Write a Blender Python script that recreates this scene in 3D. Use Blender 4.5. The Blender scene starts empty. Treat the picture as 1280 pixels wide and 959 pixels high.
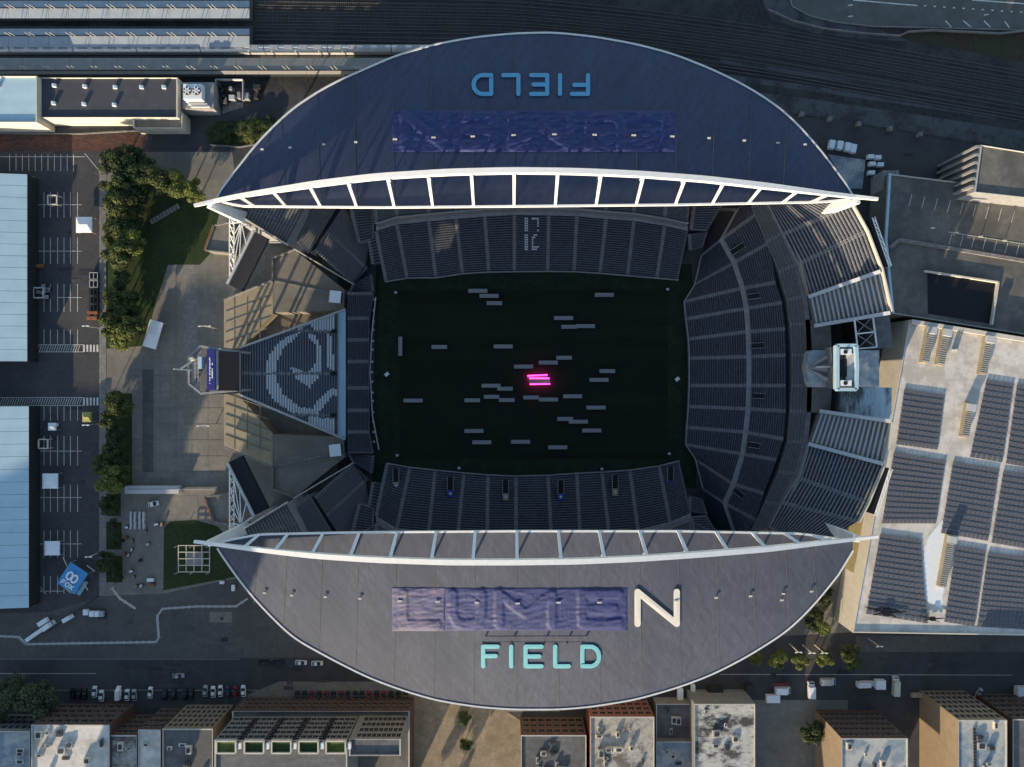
import bpy, math, random
import numpy as np
from mathutils import Vector, Matrix
random.seed(7)
R = math.radians
sc = bpy.context.scene
C = sc.collection
# ------------------------------------------------------------------ camera, sky, sun, exposure
H = 286.0                    # drone altitude in metres, looking straight down
S = 412.0 / 1280.0           # metres on the ground per photograph pixel
cam_d = bpy.data.cameras.new('camera'); cam = bpy.data.objects.new('camera', cam_d); C.objects.link(cam)
cam.location = (0, 0, H); cam_d.sensor_width = 36; cam_d.lens = 36 * H / 412.0
cam_d.clip_start = 1; cam_d.clip_end = 4000; sc.camera = cam
SUN_EL, SUN_AZ = 12.5, 25.0  # shadows fall up the picture and 25 degrees to the right
w = bpy.data.worlds.new('World'); sc.world = w; w.use_nodes = True
nt = w.node_tree; bg = nt.nodes['Background']
sky = nt.nodes.new('ShaderNodeTexSky'); sky.sky_type = 'NISHITA'; sky.sun_disc = False
sky.sun_elevation = R(SUN_EL); sky.sun_rotation = R(180 + SUN_AZ); sky.air_density = 1.0; sky.dust_density = 0.6
nt.links.new(sky.outputs[0], bg.inputs[0]); bg.inputs[1].default_value = 0.15
sl = bpy.data.lights.new('sun', 'SUN'); sl.energy = 5.0; sl.angle = R(0.5); sl.color = (1.0, 0.80, 0.56)
so = bpy.data.objects.new('sun', sl); C.objects.link(so); so.location = (-60, -140, 120)
so.rotation_euler = Vector((math.sin(R(SUN_AZ)) * math.cos(R(SUN_EL)), math.cos(R(SUN_AZ)) * math.cos(R(SUN_EL)), -math.sin(R(SUN_EL)))).to_track_quat('-Z', 'Y').to_euler()
vs = sc.view_settings; vs.view_transform = 'Standard'; vs.look = 'None'; vs.gamma = 1; vs.use_curve_mapping = False
vs.exposure = 0.85

# ------------------------------------------------------------------ helpers
def P(px, py, z=0.0):
    """a photograph pixel at a known real height -> world point"""
    k = S * (1 - z / H)
    return Vector(((px - 640) * k, -(py - 479.5) * k, z))

MATS = {}
def mat(name, rgb, rough=0.8, var=0.25, scale=0.4, metal=0.0, rgb2=None, scale2=None, spec=0.3, bump=0.0, emit=None, stretch=None):
    if name in MATS: return MATS[name]
    m = bpy.data.materials.new(name); m.use_nodes = True; n = m.node_tree; b = n.nodes['Principled BSDF']; L = n.links
    b.inputs['Roughness'].default_value = rough; b.inputs['Metallic'].default_value = metal
    b.inputs['Specular IOR Level'].default_value = spec
    g = n.nodes.new('ShaderNodeNewGeometry'); vec = g.outputs['Position']
    if stretch:
        mp = n.nodes.new('ShaderNodeMapping'); mp.inputs['Scale'].default_value = stretch[:3]
        if len(stretch) > 3: mp.inputs['Rotation'].default_value = (0, 0, R(stretch[3]))
        L.new(vec, mp.inputs[0]); vec = mp.outputs[0]
    t = n.nodes.new('ShaderNodeTexNoise'); t.inputs['Scale'].default_value = scale; t.inputs['Detail'].default_value = 6; t.inputs['Roughness'].default_value = 0.65
    L.new(vec, t.inputs['Vector'])
    r = n.nodes.new('ShaderNodeValToRGB'); r.color_ramp.elements[0].position = 0.3; r.color_ramp.elements[1].position = 0.7
    r.color_ramp.elements[0].color = tuple(c * (1 - var) for c in rgb) + (1,); r.color_ramp.elements[1].color = tuple(min(1, c * (1 + var)) for c in rgb) + (1,)
    L.new(t.outputs[0], r.inputs[0]); col = r.outputs[0]
    if rgb2:
        t2 = n.nodes.new('ShaderNodeTexNoise'); t2.inputs['Scale'].default_value = scale2 or 0.05; t2.inputs['Detail'].default_value = 8; t2.inputs['Roughness'].default_value = 0.7
        L.new(vec, t2.inputs['Vector'])
        r2 = n.nodes.new('ShaderNodeValToRGB'); r2.color_ramp.elements[0].position = 0.47; r2.color_ramp.elements[1].position = 0.58
        L.new(t2.outputs[0], r2.inputs[0])
        mx = n.nodes.new('ShaderNodeMix'); mx.data_type = 'RGBA'
        L.new(r2.outputs[0], mx.inputs[0]); L.new(col, mx.inputs[6]); mx.inputs[7].default_value = tuple(rgb2) + (1,); col = mx.outputs[2]
    L.new(col, b.inputs['Base Color'])
    if bump:
        bp = n.nodes.new('ShaderNodeBump'); bp.inputs['Strength'].default_value = bump; bp.inputs['Distance'].default_value = 0.3
        L.new(t.outputs[0], bp.inputs['Height']); L.new(bp.outputs[0], b.inputs['Normal'])
    if emit:
        b.inputs['Emission Color'].default_value = tuple(emit[:3]) + (1,); b.inputs['Emission Strength'].default_value = emit[3]
    MATS[name] = m
    return m

def tag(o, label=None, cat=None, group=None, kind=None):
    if label: o['label'] = label
    if cat: o['category'] = cat
    if group: o['group'] = group
    if kind: o['kind'] = kind
    return o

def thing(name, label, cat, loc=(0, 0, 0), rz=0.0, group=None):
    o = bpy.data.objects.new(name, None); C.objects.link(o); o.empty_display_size = 0.5
    o.location = loc; o.rotation_euler = (0, 0, rz)
    return tag(o, label, cat, group)

class MB:
    def __init__(s): s.v = []; s.f = []; s.mi = []
    def add(s, pts, faces, mi=0):
        b = len(s.v); s.v += [tuple(p) for p in pts]
        s.f += [tuple(b + i for i in f) for f in faces]; s.mi += [mi] * len(faces); return s
    def poly(s, pts, mi=0): return s.add(pts, [tuple(range(len(pts)))], mi)
    def prism(s, xy, z0, z1, mi=0, top=None, bottom=True):
        n = len(xy)
        a = sum(xy[i][0] * xy[(i + 1) % n][1] - xy[(i + 1) % n][0] * xy[i][1] for i in range(n))
        if a < 0: xy = xy[::-1]
        pts = [(p[0], p[1], z0) for p in xy] + [(p[0], p[1], z1) for p in xy]
        s.add(pts, [(i, (i + 1) % n, n + (i + 1) % n, n + i) for i in range(n)] + ([tuple(range(n))[::-1]] if bottom else []), mi)
        b = len(s.v) - 2 * n; s.f.append(tuple(b + n + i for i in range(n))); s.mi.append(mi if top is None else top)
        return s
    def box(s, c, size, rz=0.0, mi=0):
        hx, hy, hz = size[0] / 2, size[1] / 2, size[2] / 2; ca, sa = math.cos(rz), math.sin(rz)
        pts = []
        for dz in (-hz, hz):
            for dx, dy in ((-hx, -hy), (hx, -hy), (hx, hy), (-hx, hy)):
                pts.append((c[0] + dx * ca - dy * sa, c[1] + dx * sa + dy * ca, c[2] + dz))
        return s.add(pts, [(3, 2, 1, 0), (4, 5, 6, 7), (0, 1, 5, 4), (1, 2, 6, 5), (2, 3, 7, 6), (3, 0, 4, 7)], mi)
    def bar(s, a, b, wd, ht=None, mi=0, w2=None, h2=None):
        """a beam of rectangular section from a to b; w2, h2 taper the far end"""
        a = Vector(a); b = Vector(b); d = (b - a).normalized(); ht = ht or wd
        up = Vector((0, 0, 1)) if abs(d.z) < 0.95 else Vector((0, 1, 0))
        sx = d.cross(up).normalized(); sy = sx.cross(d).normalized(); pts = []
        for p, ww, hh in ((a, wd, ht), (b, w2 or wd, h2 or ht)):
            for i, j in ((-1, -1), (1, -1), (1, 1), (-1, 1)): pts.append(p + sx * (i * ww / 2) + sy * (j * hh / 2))
        return s.add(pts, [(0, 1, 2, 3), (7, 6, 5, 4), (0, 4, 5, 1), (1, 5, 6, 2), (2, 6, 7, 3), (3, 7, 4, 0)], mi)
    def tube(s, path, r, n=8, mi=0):
        path = [Vector(p) for p in path]; rings = []
        rr = r if isinstance(r, (list, tuple)) else [r] * len(path)
        for i, p in enumerate(path):
            d = (path[min(i + 1, len(path) - 1)] - path[max(i - 1, 0)]).normalized()
            up = Vector((0, 0, 1)) if abs(d.z) < 0.9 else Vector((0, 1, 0))
            sx = d.cross(up).normalized(); sy = sx.cross(d)
            rings.append([p + (sx * math.cos(2 * math.pi * k / n) + sy * math.sin(2 * math.pi * k / n)) * rr[i] for k in range(n)])
        pts = [q for g in rings for q in g]; fs = []
        for i in range(len(path) - 1):
            for k in range(n):
                fs.append((i * n + k, i * n + (k + 1) % n, (i + 1) * n + (k + 1) % n, (i + 1) * n + k))
        fs += [tuple(range(n))[::-1], tuple((len(path) - 1) * n + k for k in range(n))]
        return s.add(pts, fs, mi)
    def mesh(s, name, mats):
        me = bpy.data.meshes.new(name); me.from_pydata(s.v, [], s.f)
        for m in (mats if isinstance(mats, (list, tuple)) else [mats]): me.materials.append(m)
        me.polygons.foreach_set('material_index', s.mi); me.update(); return me
    def build(s, name, mats, parent=None, world=True, **kw):
        o = bpy.data.objects.new(name, s.mesh(name, mats)); C.objects.link(o)
        if parent:
            o.parent = parent
            if world and parent.type == 'EMPTY': o.location = -Vector(parent.location)
        return tag(o, **kw)

def inst(name, me, parent, loc, rz=0.0, scale=None):
    o = bpy.data.objects.new(name, me); C.objects.link(o); o.location = loc; o.rotation_euler = (0, 0, rz)
    if scale: o.scale = scale
    if parent:
        o.parent = parent
        if parent.type == 'EMPTY': o.location = Vector(loc) - Vector(parent.location)
    return o

def copy_tree(o, parent=None):
    c = o.copy(); C.objects.link(c); c.parent = parent
    for ch in o.children: copy_tree(ch, c)
    return c

def zone(name, pts, z, m, kind='structure', **kw):
    q = [P(x, y, z) for x, y in pts]
    a = sum(q[i].x * q[(i + 1) % len(q)].y - q[(i + 1) % len(q)].x * q[i].y for i in range(len(q)))
    if a < 0: q = q[::-1]
    return MB().poly(q).build(name, m, kind=kind, **kw)
def rect(x0, y0, x1, y1): return [(x0, y0), (x1, y0), (x1, y1), (x0, y1)]

# ------------------------------------------------------------------ materials
M = dict(
 asphalt=mat('asphalt', (.050, .051, .054), .9, .25, .25, rgb2=(.066, .065, .064), scale2=.03),
 lot=mat('lot_asphalt', (.052, .053, .058), .9, .18, .6, rgb2=(.066, .065, .066), scale2=.06),
 ballast=mat('ballast', (.034, .034, .034), .95, .5, .8, rgb2=(.058, .056, .053), scale2=.07),
 gravel=mat('pale_gravel', (.085, .092, .096), .95, .25, 1.2, rgb2=(.045, .048, .05), scale2=.1),
 concrete_road=mat('concrete_road', (.11, .115, .11), .9, .15, .3, rgb2=(.09, .09, .085), scale2=.06),
 paving=mat('plaza_paving', (.195, .183, .155), .9, .18, .5, rgb2=(.16, .15, .13), scale2=.05),
 paving2=mat('street_paving', (.098, .096, .088), .9, .2, .5, rgb2=(.08, .078, .073), scale2=.05),
 tanpave=mat('tan_paving', (.27, .225, .16), .9, .2, .7, rgb2=(.21, .175, .125), scale2=.08),
 brickroad=mat('brick_paving', (.085, .045, .036), .9, .25, 1.5, rgb2=(.06, .04, .035), scale2=.1),
 walk=mat('sidewalk', (.20, .19, .175), .9, .2, 1.0),
 white_line=mat('road_paint', (.55, .54, .50), .8, .3, .8),
 lawn=mat('lawn', (.030, .048, .014), .95, .35, .8, rgb2=(.024, .036, .012), scale2=.12),
 verge=mat('dry_verge', (.050, .036, .024), .95, .4, .5, rgb2=(.04, .045, .022), scale2=.08),
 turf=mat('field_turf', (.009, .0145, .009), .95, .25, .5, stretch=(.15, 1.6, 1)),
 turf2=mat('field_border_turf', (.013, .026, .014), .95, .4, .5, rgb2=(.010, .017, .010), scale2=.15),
 conc=mat('stand_concrete', (.25, .25, .255), .9, .2, .6),
 conc_dark=mat('stand_concrete_dark', (.15, .15, .155), .9, .25, .6),
 conc_tan=mat('deck_concrete', (.32, .275, .195), .9, .15, .25, rgb2=(.27, .23, .165), scale2=.1),
 seat=mat('navy_seats', (.032, .039, .060), .6, .35, 2.5),
 seat_lt=mat('aluminium_bench', (.42, .45, .48), .5, .2, 2.5),
 seat_gr=mat('grey_seats', (.10, .105, .115), .6, .3, 2.0),
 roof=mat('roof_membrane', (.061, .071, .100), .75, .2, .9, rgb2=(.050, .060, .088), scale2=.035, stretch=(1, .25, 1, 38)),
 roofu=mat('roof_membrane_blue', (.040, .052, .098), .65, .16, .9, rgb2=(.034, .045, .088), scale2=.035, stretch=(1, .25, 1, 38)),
 white=mat('white_steel', (.78, .77, .74), .5, .06, .5),
 rim=mat('rim_metal', (.62, .62, .60), .5, .1, .5),
 tarp=mat('blue_tarp', (.027, .037, .125), .6, .25, .5, spec=.3),
 tarp2=mat('faded_blue_tarp', (.055, .058, .135), .6, .35, .25, spec=.3, rgb2=(.11, .10, .17), scale2=.09),
 cyan=mat('cyan_letter', (.12, .36, .42), .6, .08, 1), blue_l=mat('blue_letter', (.10, .33, .52), .6, .08, 1),
 cream=mat('cream_letter', (.52, .51, .47), .6, .06, 1),
 black=mat('black_panel', (.008, .008, .010), .5, .2, 1), dark=mat('dark_metal', (.03, .03, .032), .6, .3, 1),
 steel=mat('galvanised_steel', (.45, .46, .46), .5, .15, 2),
 bluew=mat('white_sheeting', (.37, .52, .60), .6, .06, .15),
 tent=mat('tent_fabric', (.70, .74, .76), .7, .05, .8),
 bldg_dark=mat('dark_roof_felt', (.060, .064, .075), .85, .15, .3),
 wroof=mat('white_roof_coating', (.60, .57, .52), .8, .12, .4, rgb2=(.46, .43, .38), scale2=.12),
 wroof2=mat('weathered_roof_coating', (.34, .33, .30), .85, .3, .5, rgb2=(.13, .12, .105), scale2=.16),
 groof=mat('grey_roof_felt', (.12, .125, .13), .85, .2, .4, rgb2=(.09, .09, .09), scale2=.12),
 broof=mat('blue_grey_roof', (.20, .25, .29), .7, .2, .4, rgb2=(.40, .40, .38), scale2=.11),
 brick=mat('brown_brick', (.10, .058, .042), .9, .25, .8), brickr=mat('red_brick', (.20, .075, .05), .9, .25, .8),
 tanwall=mat('tan_wall', (.25, .19, .125), .9, .12, .3), palewall=mat('pale_wall', (.55, .51, .43), .85, .1, .3),
 grwall=mat('grey_wall', (.20, .20, .19), .85, .15, .4),
 glass=mat('dark_glass', (.012, .014, .017), .15, .2, 1, spec=.6),
 deck=mat('garage_deck', (.145, .138, .122), .9, .22, .3, rgb2=(.10, .096, .087), scale2=.05),
 solar=mat('solar_panel', (.082, .086, .104), .35, .15, 1.5, spec=.5),
 streak=mat('black_streaked_roof', (.42, .42, .40), .85, .25, .5, rgb2=(.06, .06, .06), scale2=.13, stretch=(1, 1.6, 1)),
 vent=mat('vent_metal', (.40, .40, .38), .6, .15, 1),
 green=mat('planted_roof', (.055, .085, .016), .95, .5, 1.2, rgb2=(.10, .12, .03), scale2=.4),
 green2=mat('mown_roof', (.020, .042, .010), .95, .35, 1.0),
 bark=mat('bark', (.07, .05, .035), .9, .3, 3),
 red=mat('red_paint', (.30, .025, .02), .5, .15, 1), rubber=mat('tyre_rubber', (.012, .012, .012), .9, .1, 1),
 carw=mat('white_car_paint', (.68, .69, .70), .35, .04, 1, spec=.5), cars=mat('silver_car_paint', (.34, .35, .36), .35, .06, 1, spec=.5),
 cark=mat('black_car_paint', (.015, .015, .018), .35, .1, 1, spec=.5), carb=mat('blue_car_paint', (.03, .045, .10), .35, .1, 1, spec=.5),
 carr=mat('red_car_paint', (.16, .015, .018), .35, .1, 1, spec=.5),
 yellow=mat('olive_canvas', (.32, .30, .09), .7, .1, 1), rust=mat('rusty_orange', (.26, .10, .05), .8, .3, 1),
 signblue=mat('sign_blue', (.03, .03, .17), .5, .15, 1), skyblue=mat('printed_blue', (.06, .26, .52), .6, .2, .6), teal=mat('teal_panel', (.22, .42, .46), .6, .15, 1),
 pink=mat('pink_lamp', (.9, .1, .45), .5, 0, 1, emit=(1.0, .02, .28, 9.0)),
 lamp=mat('grow_light_housing', (.22, .23, .24), .6, .12, 1.5), track_steel=mat('rail_steel', (.16, .15, .14), .4, .2, 1, metal=.5), sleeper=mat('sleeper', (.075, .068, .06), .9, .3, 1),
 train=mat('train_silver', (.50, .50, .49), .35, .1, .6, metal=.3), creamplat=mat('olive_wall', (.30, .26, .13), .9, .12, .3),
)
def slabmat(m, rot, bw, rh, amt, mortar=.8, msize=.03):
    """lay sheets or slabs with slightly different tones and fine joints over a material's colour"""
    n = m.node_tree; b = n.nodes['Principled BSDF']; L = n.links; src = b.inputs['Base Color'].links[0].from_socket
    g = n.nodes.new('ShaderNodeNewGeometry'); mp = n.nodes.new('ShaderNodeMapping'); mp.inputs['Rotation'].default_value = (0, 0, R(rot)); L.new(g.outputs['Position'], mp.inputs[0])
    t = n.nodes.new('ShaderNodeTexBrick'); t.inputs['Scale'].default_value = 1; t.inputs['Brick Width'].default_value = bw; t.inputs['Row Height'].default_value = rh; t.inputs['Mortar Size'].default_value = msize; t.inputs['Mortar Smooth'].default_value = .3
    t.inputs['Color1'].default_value = (1 - amt,) * 3 + (1,); t.inputs['Color2'].default_value = (1 + amt,) * 3 + (1,); t.inputs['Mortar'].default_value = (mortar,) * 3 + (1,); L.new(mp.outputs[0], t.inputs[0])
    x = n.nodes.new('ShaderNodeMix'); x.data_type = 'RGBA'; x.blend_type = 'MULTIPLY'; x.inputs[0].default_value = 1; L.new(src, x.inputs[6]); L.new(t.outputs[0], x.inputs[7]); L.new(x.outputs[2], b.inputs['Base Color'])
slabmat(M['roof'], 52, 9.0, 1.1, .085, .8, .05); slabmat(M['roof'], 0, 13.6, 26, .05, 1.0, .0); slabmat(M['roofu'], -52, 9.0, 1.1, .09, .8, .05); slabmat(M['roofu'], 0, 13.6, 26, .05, 1.0, .0)
slabmat(M['paving'], 0, 5.5, 5.5, .07, .85, .05); slabmat(M['tanpave'], 24, 4, 3, .12, .8, .06); slabmat(M['walk'], 0, 2, 2, .12, .7, .08); slabmat(M['paving2'], 0, 7, 7, .05, .9, .05)
slabmat(M['seat'], 0, .55, .9, .45, .5, .06); slabmat(M['bluew'], 0, 60, 2.4, .03, .93, .02); slabmat(M['brickroad'], 0, 1.6, .8, .25, .7, .05); slabmat(M['turf'], 0, 400, 4.6, .14, 1.0, 0)
slabmat(M['deck'], 9, 9, 6, .07, .85, .04); slabmat(M['groof'], 0, 6, 1.2, .08, .85, .04); slabmat(M['wroof'], 10, 14, 2.2, .05, .9, .04)
def leafmat(name, rgb):
    m = bpy.data.materials.new(name); m.use_nodes = True; n = m.node_tree; b = n.nodes['Principled BSDF']
    g = n.nodes.new('ShaderNodeNewGeometry'); t = n.nodes.new('ShaderNodeTexNoise'); t.inputs['Scale'].default_value = .55; t.inputs['Detail'].default_value = 4
    n.links.new(g.outputs['Position'], t.inputs['Vector'])
    r = n.nodes.new('ShaderNodeValToRGB'); r.color_ramp.elements[0].position = .35; r.color_ramp.elements[1].position = .68
    r.color_ramp.elements[0].color = tuple(c * .62 for c in rgb) + (1,); r.color_ramp.elements[1].color = tuple(c * 1.45 for c in rgb) + (1,)
    n.links.new(t.outputs[0], r.inputs[0]); n.links.new(r.outputs[0], b.inputs['Base Color']); b.inputs['Roughness'].default_value = .7
    b.inputs['Specular IOR Level'].default_value = .25
    return m
LEAF = [leafmat('leaf_dark', (.034, .052, .017)), leafmat('leaf_olive', (.062, .078, .023)), leafmat('leaf_lime', (.115, .135, .032)), leafmat('leaf_pale', (.065, .082, .04))]
# ------------------------------------------------------------------ the setting: ground, roads, paving
zone('ground', [(-6000, -6000), (7000, -6000), (7000, 7000), (-6000, 7000)], 0, M['asphalt'])
zone('rail_yard', [(-900, -600), (2200, -600), (2200, 250), (1280, 215), (1010, 170), (880, 150), (300, 110), (-900, 100)], .02, M['ballast'])
for pts in ([(900, 70), (1000, 88), (1130, 101), (1280, 122), (1600, 172), (1600, 186), (1280, 131), (1130, 109), (1000, 96), (900, 80)],
            [(900, 92), (1000, 105), (1130, 122), (1280, 146), (1600, 200), (1600, 212), (1280, 154), (1130, 131), (1000, 112), (900, 100)],
            [(900, 110), (1000, 122), (1130, 141), (1280, 164), (1600, 215), (1600, 260), (1280, 188), (1130, 163), (1000, 143), (900, 130)]):
    zone('gravel_strip', pts, .04, M['gravel'])
zone('service_yard', [(985, 143), (1130, 166), (1280, 192), (1400, 215), (1400, 300), (1100, 235), (1060, 235)], .06, M['asphalt'])
zone('ramp_road', [(975, -60), (990, 8), (1012, 20), (1045, 28), (1090, 33), (1130, 34), (1280, 38), (1500, 44), (1500, -60)], .10, M['concrete_road'])
zone('verge', [(1100, 36), (1130, 38), (1290, 42), (1500, 46), (1500, 105), (1280, 78), (1200, 62), (1140, 52), (1095, 43)], .05, M['verge'])
zone('slope', [(930, -40), (978, -40), (992, 10), (1014, 22), (1046, 30), (1095, 36), (1140, 52), (1095, 50), (1020, 42), (965, 25)], .055, M['gravel'])
zone('brick_street', [(-300, 168), (140, 168), (182, 164), (182, 178), (170, 189), (-300, 190)], .03, M['brickroad'])
zone('pavement', [(182, 190), (210, 196), (262, 206), (290, 203), (270, 240), (240, 240), (205, 213), (172, 200)], .052, M['paving'])
zone('parking_lot', [(-300, 190), (124, 192), (124, 745), (60, 800), (-300, 800)], .04, M['lot'])
zone('sidewalk', rect(124, 192, 132.5, 745), .12, M['walk'])
zone('plaza', [(133, 190), (290, 190), (300, 260), (420, 330), (435, 480), (420, 600), (300, 670), (320, 745), (310, 822), (-300, 824), (-300, 804), (60, 801), (130, 748)], .03, M['paving'])
zone('street_plaza', [(-300, 775), (60, 765), (130, 745), (205, 742), (300, 722), (420, 822), (-300, 825)], .05, M['paving2'])
zone('street', rect(-600, 825, 2000, 862), .035, M['asphalt'])
zone('pavement', [(310, 868), (350, 852), (470, 852), (700, 868), (700, 890), (300, 890)], .05, M['paving'])
zone('pavement', rect(1070, 795, 2000, 815), .06, M['paving2'])
zone('tan_plaza', [(500, 866), (600, 868), (650, 900), (660, 1200), (420, 1200), (470, 960), (505, 905)], .07, M['tanpave'])
zone('alley', [(940, 875), (1060, 875), (1060, 1200), (900, 1200)], .05, M['paving'])
zone('pavement', [(1000, 700), (1072, 690), (1070, 790), (980, 795)], .05, M['paving'])
zone('lawn', [(160, 235), (200, 225), (262, 255), (275, 262), (262, 318), (250, 331), (210, 331), (190, 395), (186, 432), (133, 436), (133, 240)], .07, M['lawn'])
zone('lawn', [(205, 660), (212, 652), (245, 650), (272, 658), (300, 690), (300, 720), (204, 738)], .07, M['lawn'])
for r in (rect(133, 492, 165, 610), rect(133, 617, 151, 645), rect(133, 653, 152, 687), rect(133, 695, 153, 728)):
    zone('planting_bed', r, .08, M['lawn'])
zone('planting_bed', [(258, 165), (270, 152), (345, 148), (340, 175), (300, 182), (262, 180)], .08, M['lawn'])
# football field
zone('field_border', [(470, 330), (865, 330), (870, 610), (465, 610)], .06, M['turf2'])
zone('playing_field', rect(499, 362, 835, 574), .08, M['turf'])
# painted markings -------------------------------------------------------
def lines(name, segs, wd=.35, z=.13, m='white_line'):
    mb = MB()
    for x0, y0, x1, y1 in segs:
        a, b = P(x0, y0, z), P(x1, y1, z); d = (b - a).normalized(); s = Vector((-d.y, d.x, 0)) * wd / 2
        mb.poly([a - s, b - s, b + s, a + s])
    return mb.build(name, M[m], kind='structure')
seg = [(x, 193, x, 214) for x in range(12, 95, 8)] + [(0, 196, 106, 196), (106, 192, 126, 216)]
for y0, y1, ym in ((240, 272, 256), (297, 330, 314), (355, 390, 372), (412, 430, None), (508, 526, None), (545, 582, 564), (606, 640, 622), (663, 697, 680), (720, 742, None)):
    seg += [(x, y0, x, y1) for x in (47, 55, 63, 72, 80, 88, 97)]
    if ym: seg.append((42, ym, 102, ym))
lines('parking_markings', seg, .22)
seg = [(40 + i * 3, 440, 43 + i * 3, 431) for i in range(20)] + [(0 + i * 3, 506, 3 + i * 3, 498) for i in range(34)] + [(40, 431, 104, 431), (40, 440, 104, 440), (0, 497, 104, 497), (0, 507, 104, 507)]
seg += [(44 + 2.5 * i, 726 + 3 * i, 50 + 2.5 * i, 734 + 3 * i) for i in range(4)] + [(44, 739, 80, 739)]
lines('hatched_markings', seg, .22)
lines('zebra_crossing', [(105 + 4.2 * i, 431, 105 + 4.2 * i, 440) for i in range(5)] + [(105 + 4.2 * i, 497, 105 + 4.2 * i, 507) for i in range(5)], .75, .135)
lines('road_markings', [(1066, 0, 1122, 5), (1122, 5, 1147, 7), (1215, 0, 1285, 5)] + [(1155 + 12 * i, 7.2 + .8 * i, 1158 + 12 * i, 7.5 + .8 * i) for i in range(11)]
      + [(1182, 26, 1189, 34), (1204, 26, 1214, 34), (1230, 26, 1238, 34), (1256, 27, 1262, 35), (1060, 7, 1066, 6), (1060, 21, 1066, 20), (1230, 19, 1236, 18)], .5, .14)
lines('road_markings', [(900, 843, 1264, 844), (0, 842, 120, 842)], .18, .1)
seg = []
for y in range(470, 610, 20): seg.append((165, y, 278, y))
for x in range(180, 280, 20): seg.append((x, 335 if x > 210 else 445, x, 600))
lines('paving_joints', seg, .14, .06, 'paving2')
for k, r in enumerate((rect(178, 462, 192, 590), rect(232, 330, 247, 470), rect(205, 745, 262, 756), rect(190, 620, 248, 638), rect(60, 778, 150, 792), rect(262, 765, 290, 778))):
    zone('paving_panel', r, .065, M['paving' if k in (3, 5) else 'paving2'] if k != 1 else M['walk'])
rs = random.Random(21)
for k in range(46):
    x, y = rs.choice([(rs.uniform(0, 420), rs.uniform(826, 860)), (rs.uniform(900, 1280), rs.uniform(818, 858)), (rs.uniform(42, 122), rs.uniform(200, 740)), (rs.uniform(100, 300), rs.uniform(762, 820)), (rs.uniform(1000, 1200), rs.uniform(185, 225))])
    w_, h_ = rs.uniform(3, 22), rs.uniform(2, 8)
    zone('asphalt_patch', rect(x, y, x + w_, y + h_), .07 + .0015 * k, mat('tar_patch', (.036, .036, .039), .85, .3, .6) if k % 2 else mat('worn_patch', (.070, .069, .067), .9, .3, .6))
# kerbs
kb = MB()
for pts in ([(975, -60), (990, 8), (1012, 20), (1045, 28), (1090, 33), (1130, 34), (1280, 38)], [(-100, 166), (100, 167.5), (178, 163), (205, 158), (232, 148)], [(262, 181), (300, 184), (342, 176)]):
    for a, b in zip(pts, pts[1:]): kb.bar(P(*a, .25), P(*b, .25), .5, .5)
for y in (824, 863): kb.bar(P(-100, y, .1), P(300 if y == 824 else 330, y, .1), .3, .2)
kb.build('kerb', M['walk'], kind='structure')

# ------------------------------------------------------------------ railway tracks
BASE = [(-300, 0), (320, 0), (640, 5), (800, 20), (960, 42), (1280, 98), (1700, 175)]
def track(y0, x0, label):
    xs = [b[0] for b in BASE]; ys = [b[1] for b in BASE]
    px = np.arange(x0, 1500, 25.0); py = np.interp(px, xs, ys) + y0
    for _ in range(3): py[1:-1] = (py[:-2] + py[1:-1] * 2 + py[2:]) / 4
    pts = [P(a, b, .25) for a, b in zip(px, py)]
    root = thing('railway_track', label, 'railway track', (pts[0].x, pts[0].y, 0), group='tracks in the rail yard')
    for s in (-.75, .75):
        mb = MB()
        for a, b in zip(pts, pts[1:]):
            n = Vector((-(b - a).y, (b - a).x, 0)).normalized() * s; mb.bar(a + n, b + n, .14, .16)
        mb.build('rail', M['track_steel'], root)
    mb = MB()
    for a, b in zip(pts, pts[1:]):
        L = (b - a).length; k = int(L / .8); rz = math.atan2((b - a).y, (b - a).x)
        for i in range(k): mb.box(a.lerp(b, i / k) - Vector((0, 0, .14)), (.28, 2.6, .16), rz)
    mb.build('sleepers', M['sleeper'], root, kind='stuff')
for i, y0 in enumerate((-6, 4, 12, 20, 28, 36, 47)):
    track(y0, -100 if i < 1 else 318, ['dark rail track between the two pale platform canopies', 'outermost dark rail track curving past the ramp road', 'dark rail track one in from the outermost curve', 'rail track in the middle of the dark yard', 'dark yard track next to the middle one, stadium side', 'dark yard track two in from the silver train line', 'dark rail track in line with the silver train'][i])
track(30, 900, 'rail track laid on the pale gravel strip beside the yard')
track(51, 900, 'rail track on the pale gravel nearest the service yard')

# ------------------------------------------------------------------ the two crescent roofs
RIM_U = [(272, 247), (276, 239), (320, 180), (365, 136), (410, 107.5), (455, 87.5), (495, 70), (537, 57.5), (590, 47.5), (640, 42.5), (690, 41), (740, 46), (792, 55), (840, 67.5), (885, 85), (927, 105), (960, 125), (985, 144), (1010, 170), (1035, 200), (1060, 235), (1066, 246)]
RIM_L = [(272, 685), (275, 690), (295, 720), (320, 751), (365, 796.5), (420, 826.5), (460, 846.5), (500, 861.5), (545, 875), (595, 883), (640, 886.5), (700, 886.5), (740, 883), (795, 874), (847.5, 859), (890, 843), (932, 821.5), (960, 804), (985, 788), (1017, 756.5), (1047, 719), (1066, 688)]
FR_U = [(272, 251), (300, 258), (475, 259.5), (640, 258), (850, 256), (1029, 252.5), (1066, 249)]
FR_L = [(272, 680), (282, 676), (324, 668), (449, 665.5), (640, 664), (850, 664), (1000, 667), (1066, 676)]
AR_U = [(243, 257), (290, 246.5), (340, 238.5), (400, 229.5), (470, 221), (560, 215.5), (640, 213.5), (720, 214.5), (800, 218), (880, 224), (960, 233), (1040, 243), (1097, 249)]
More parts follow.
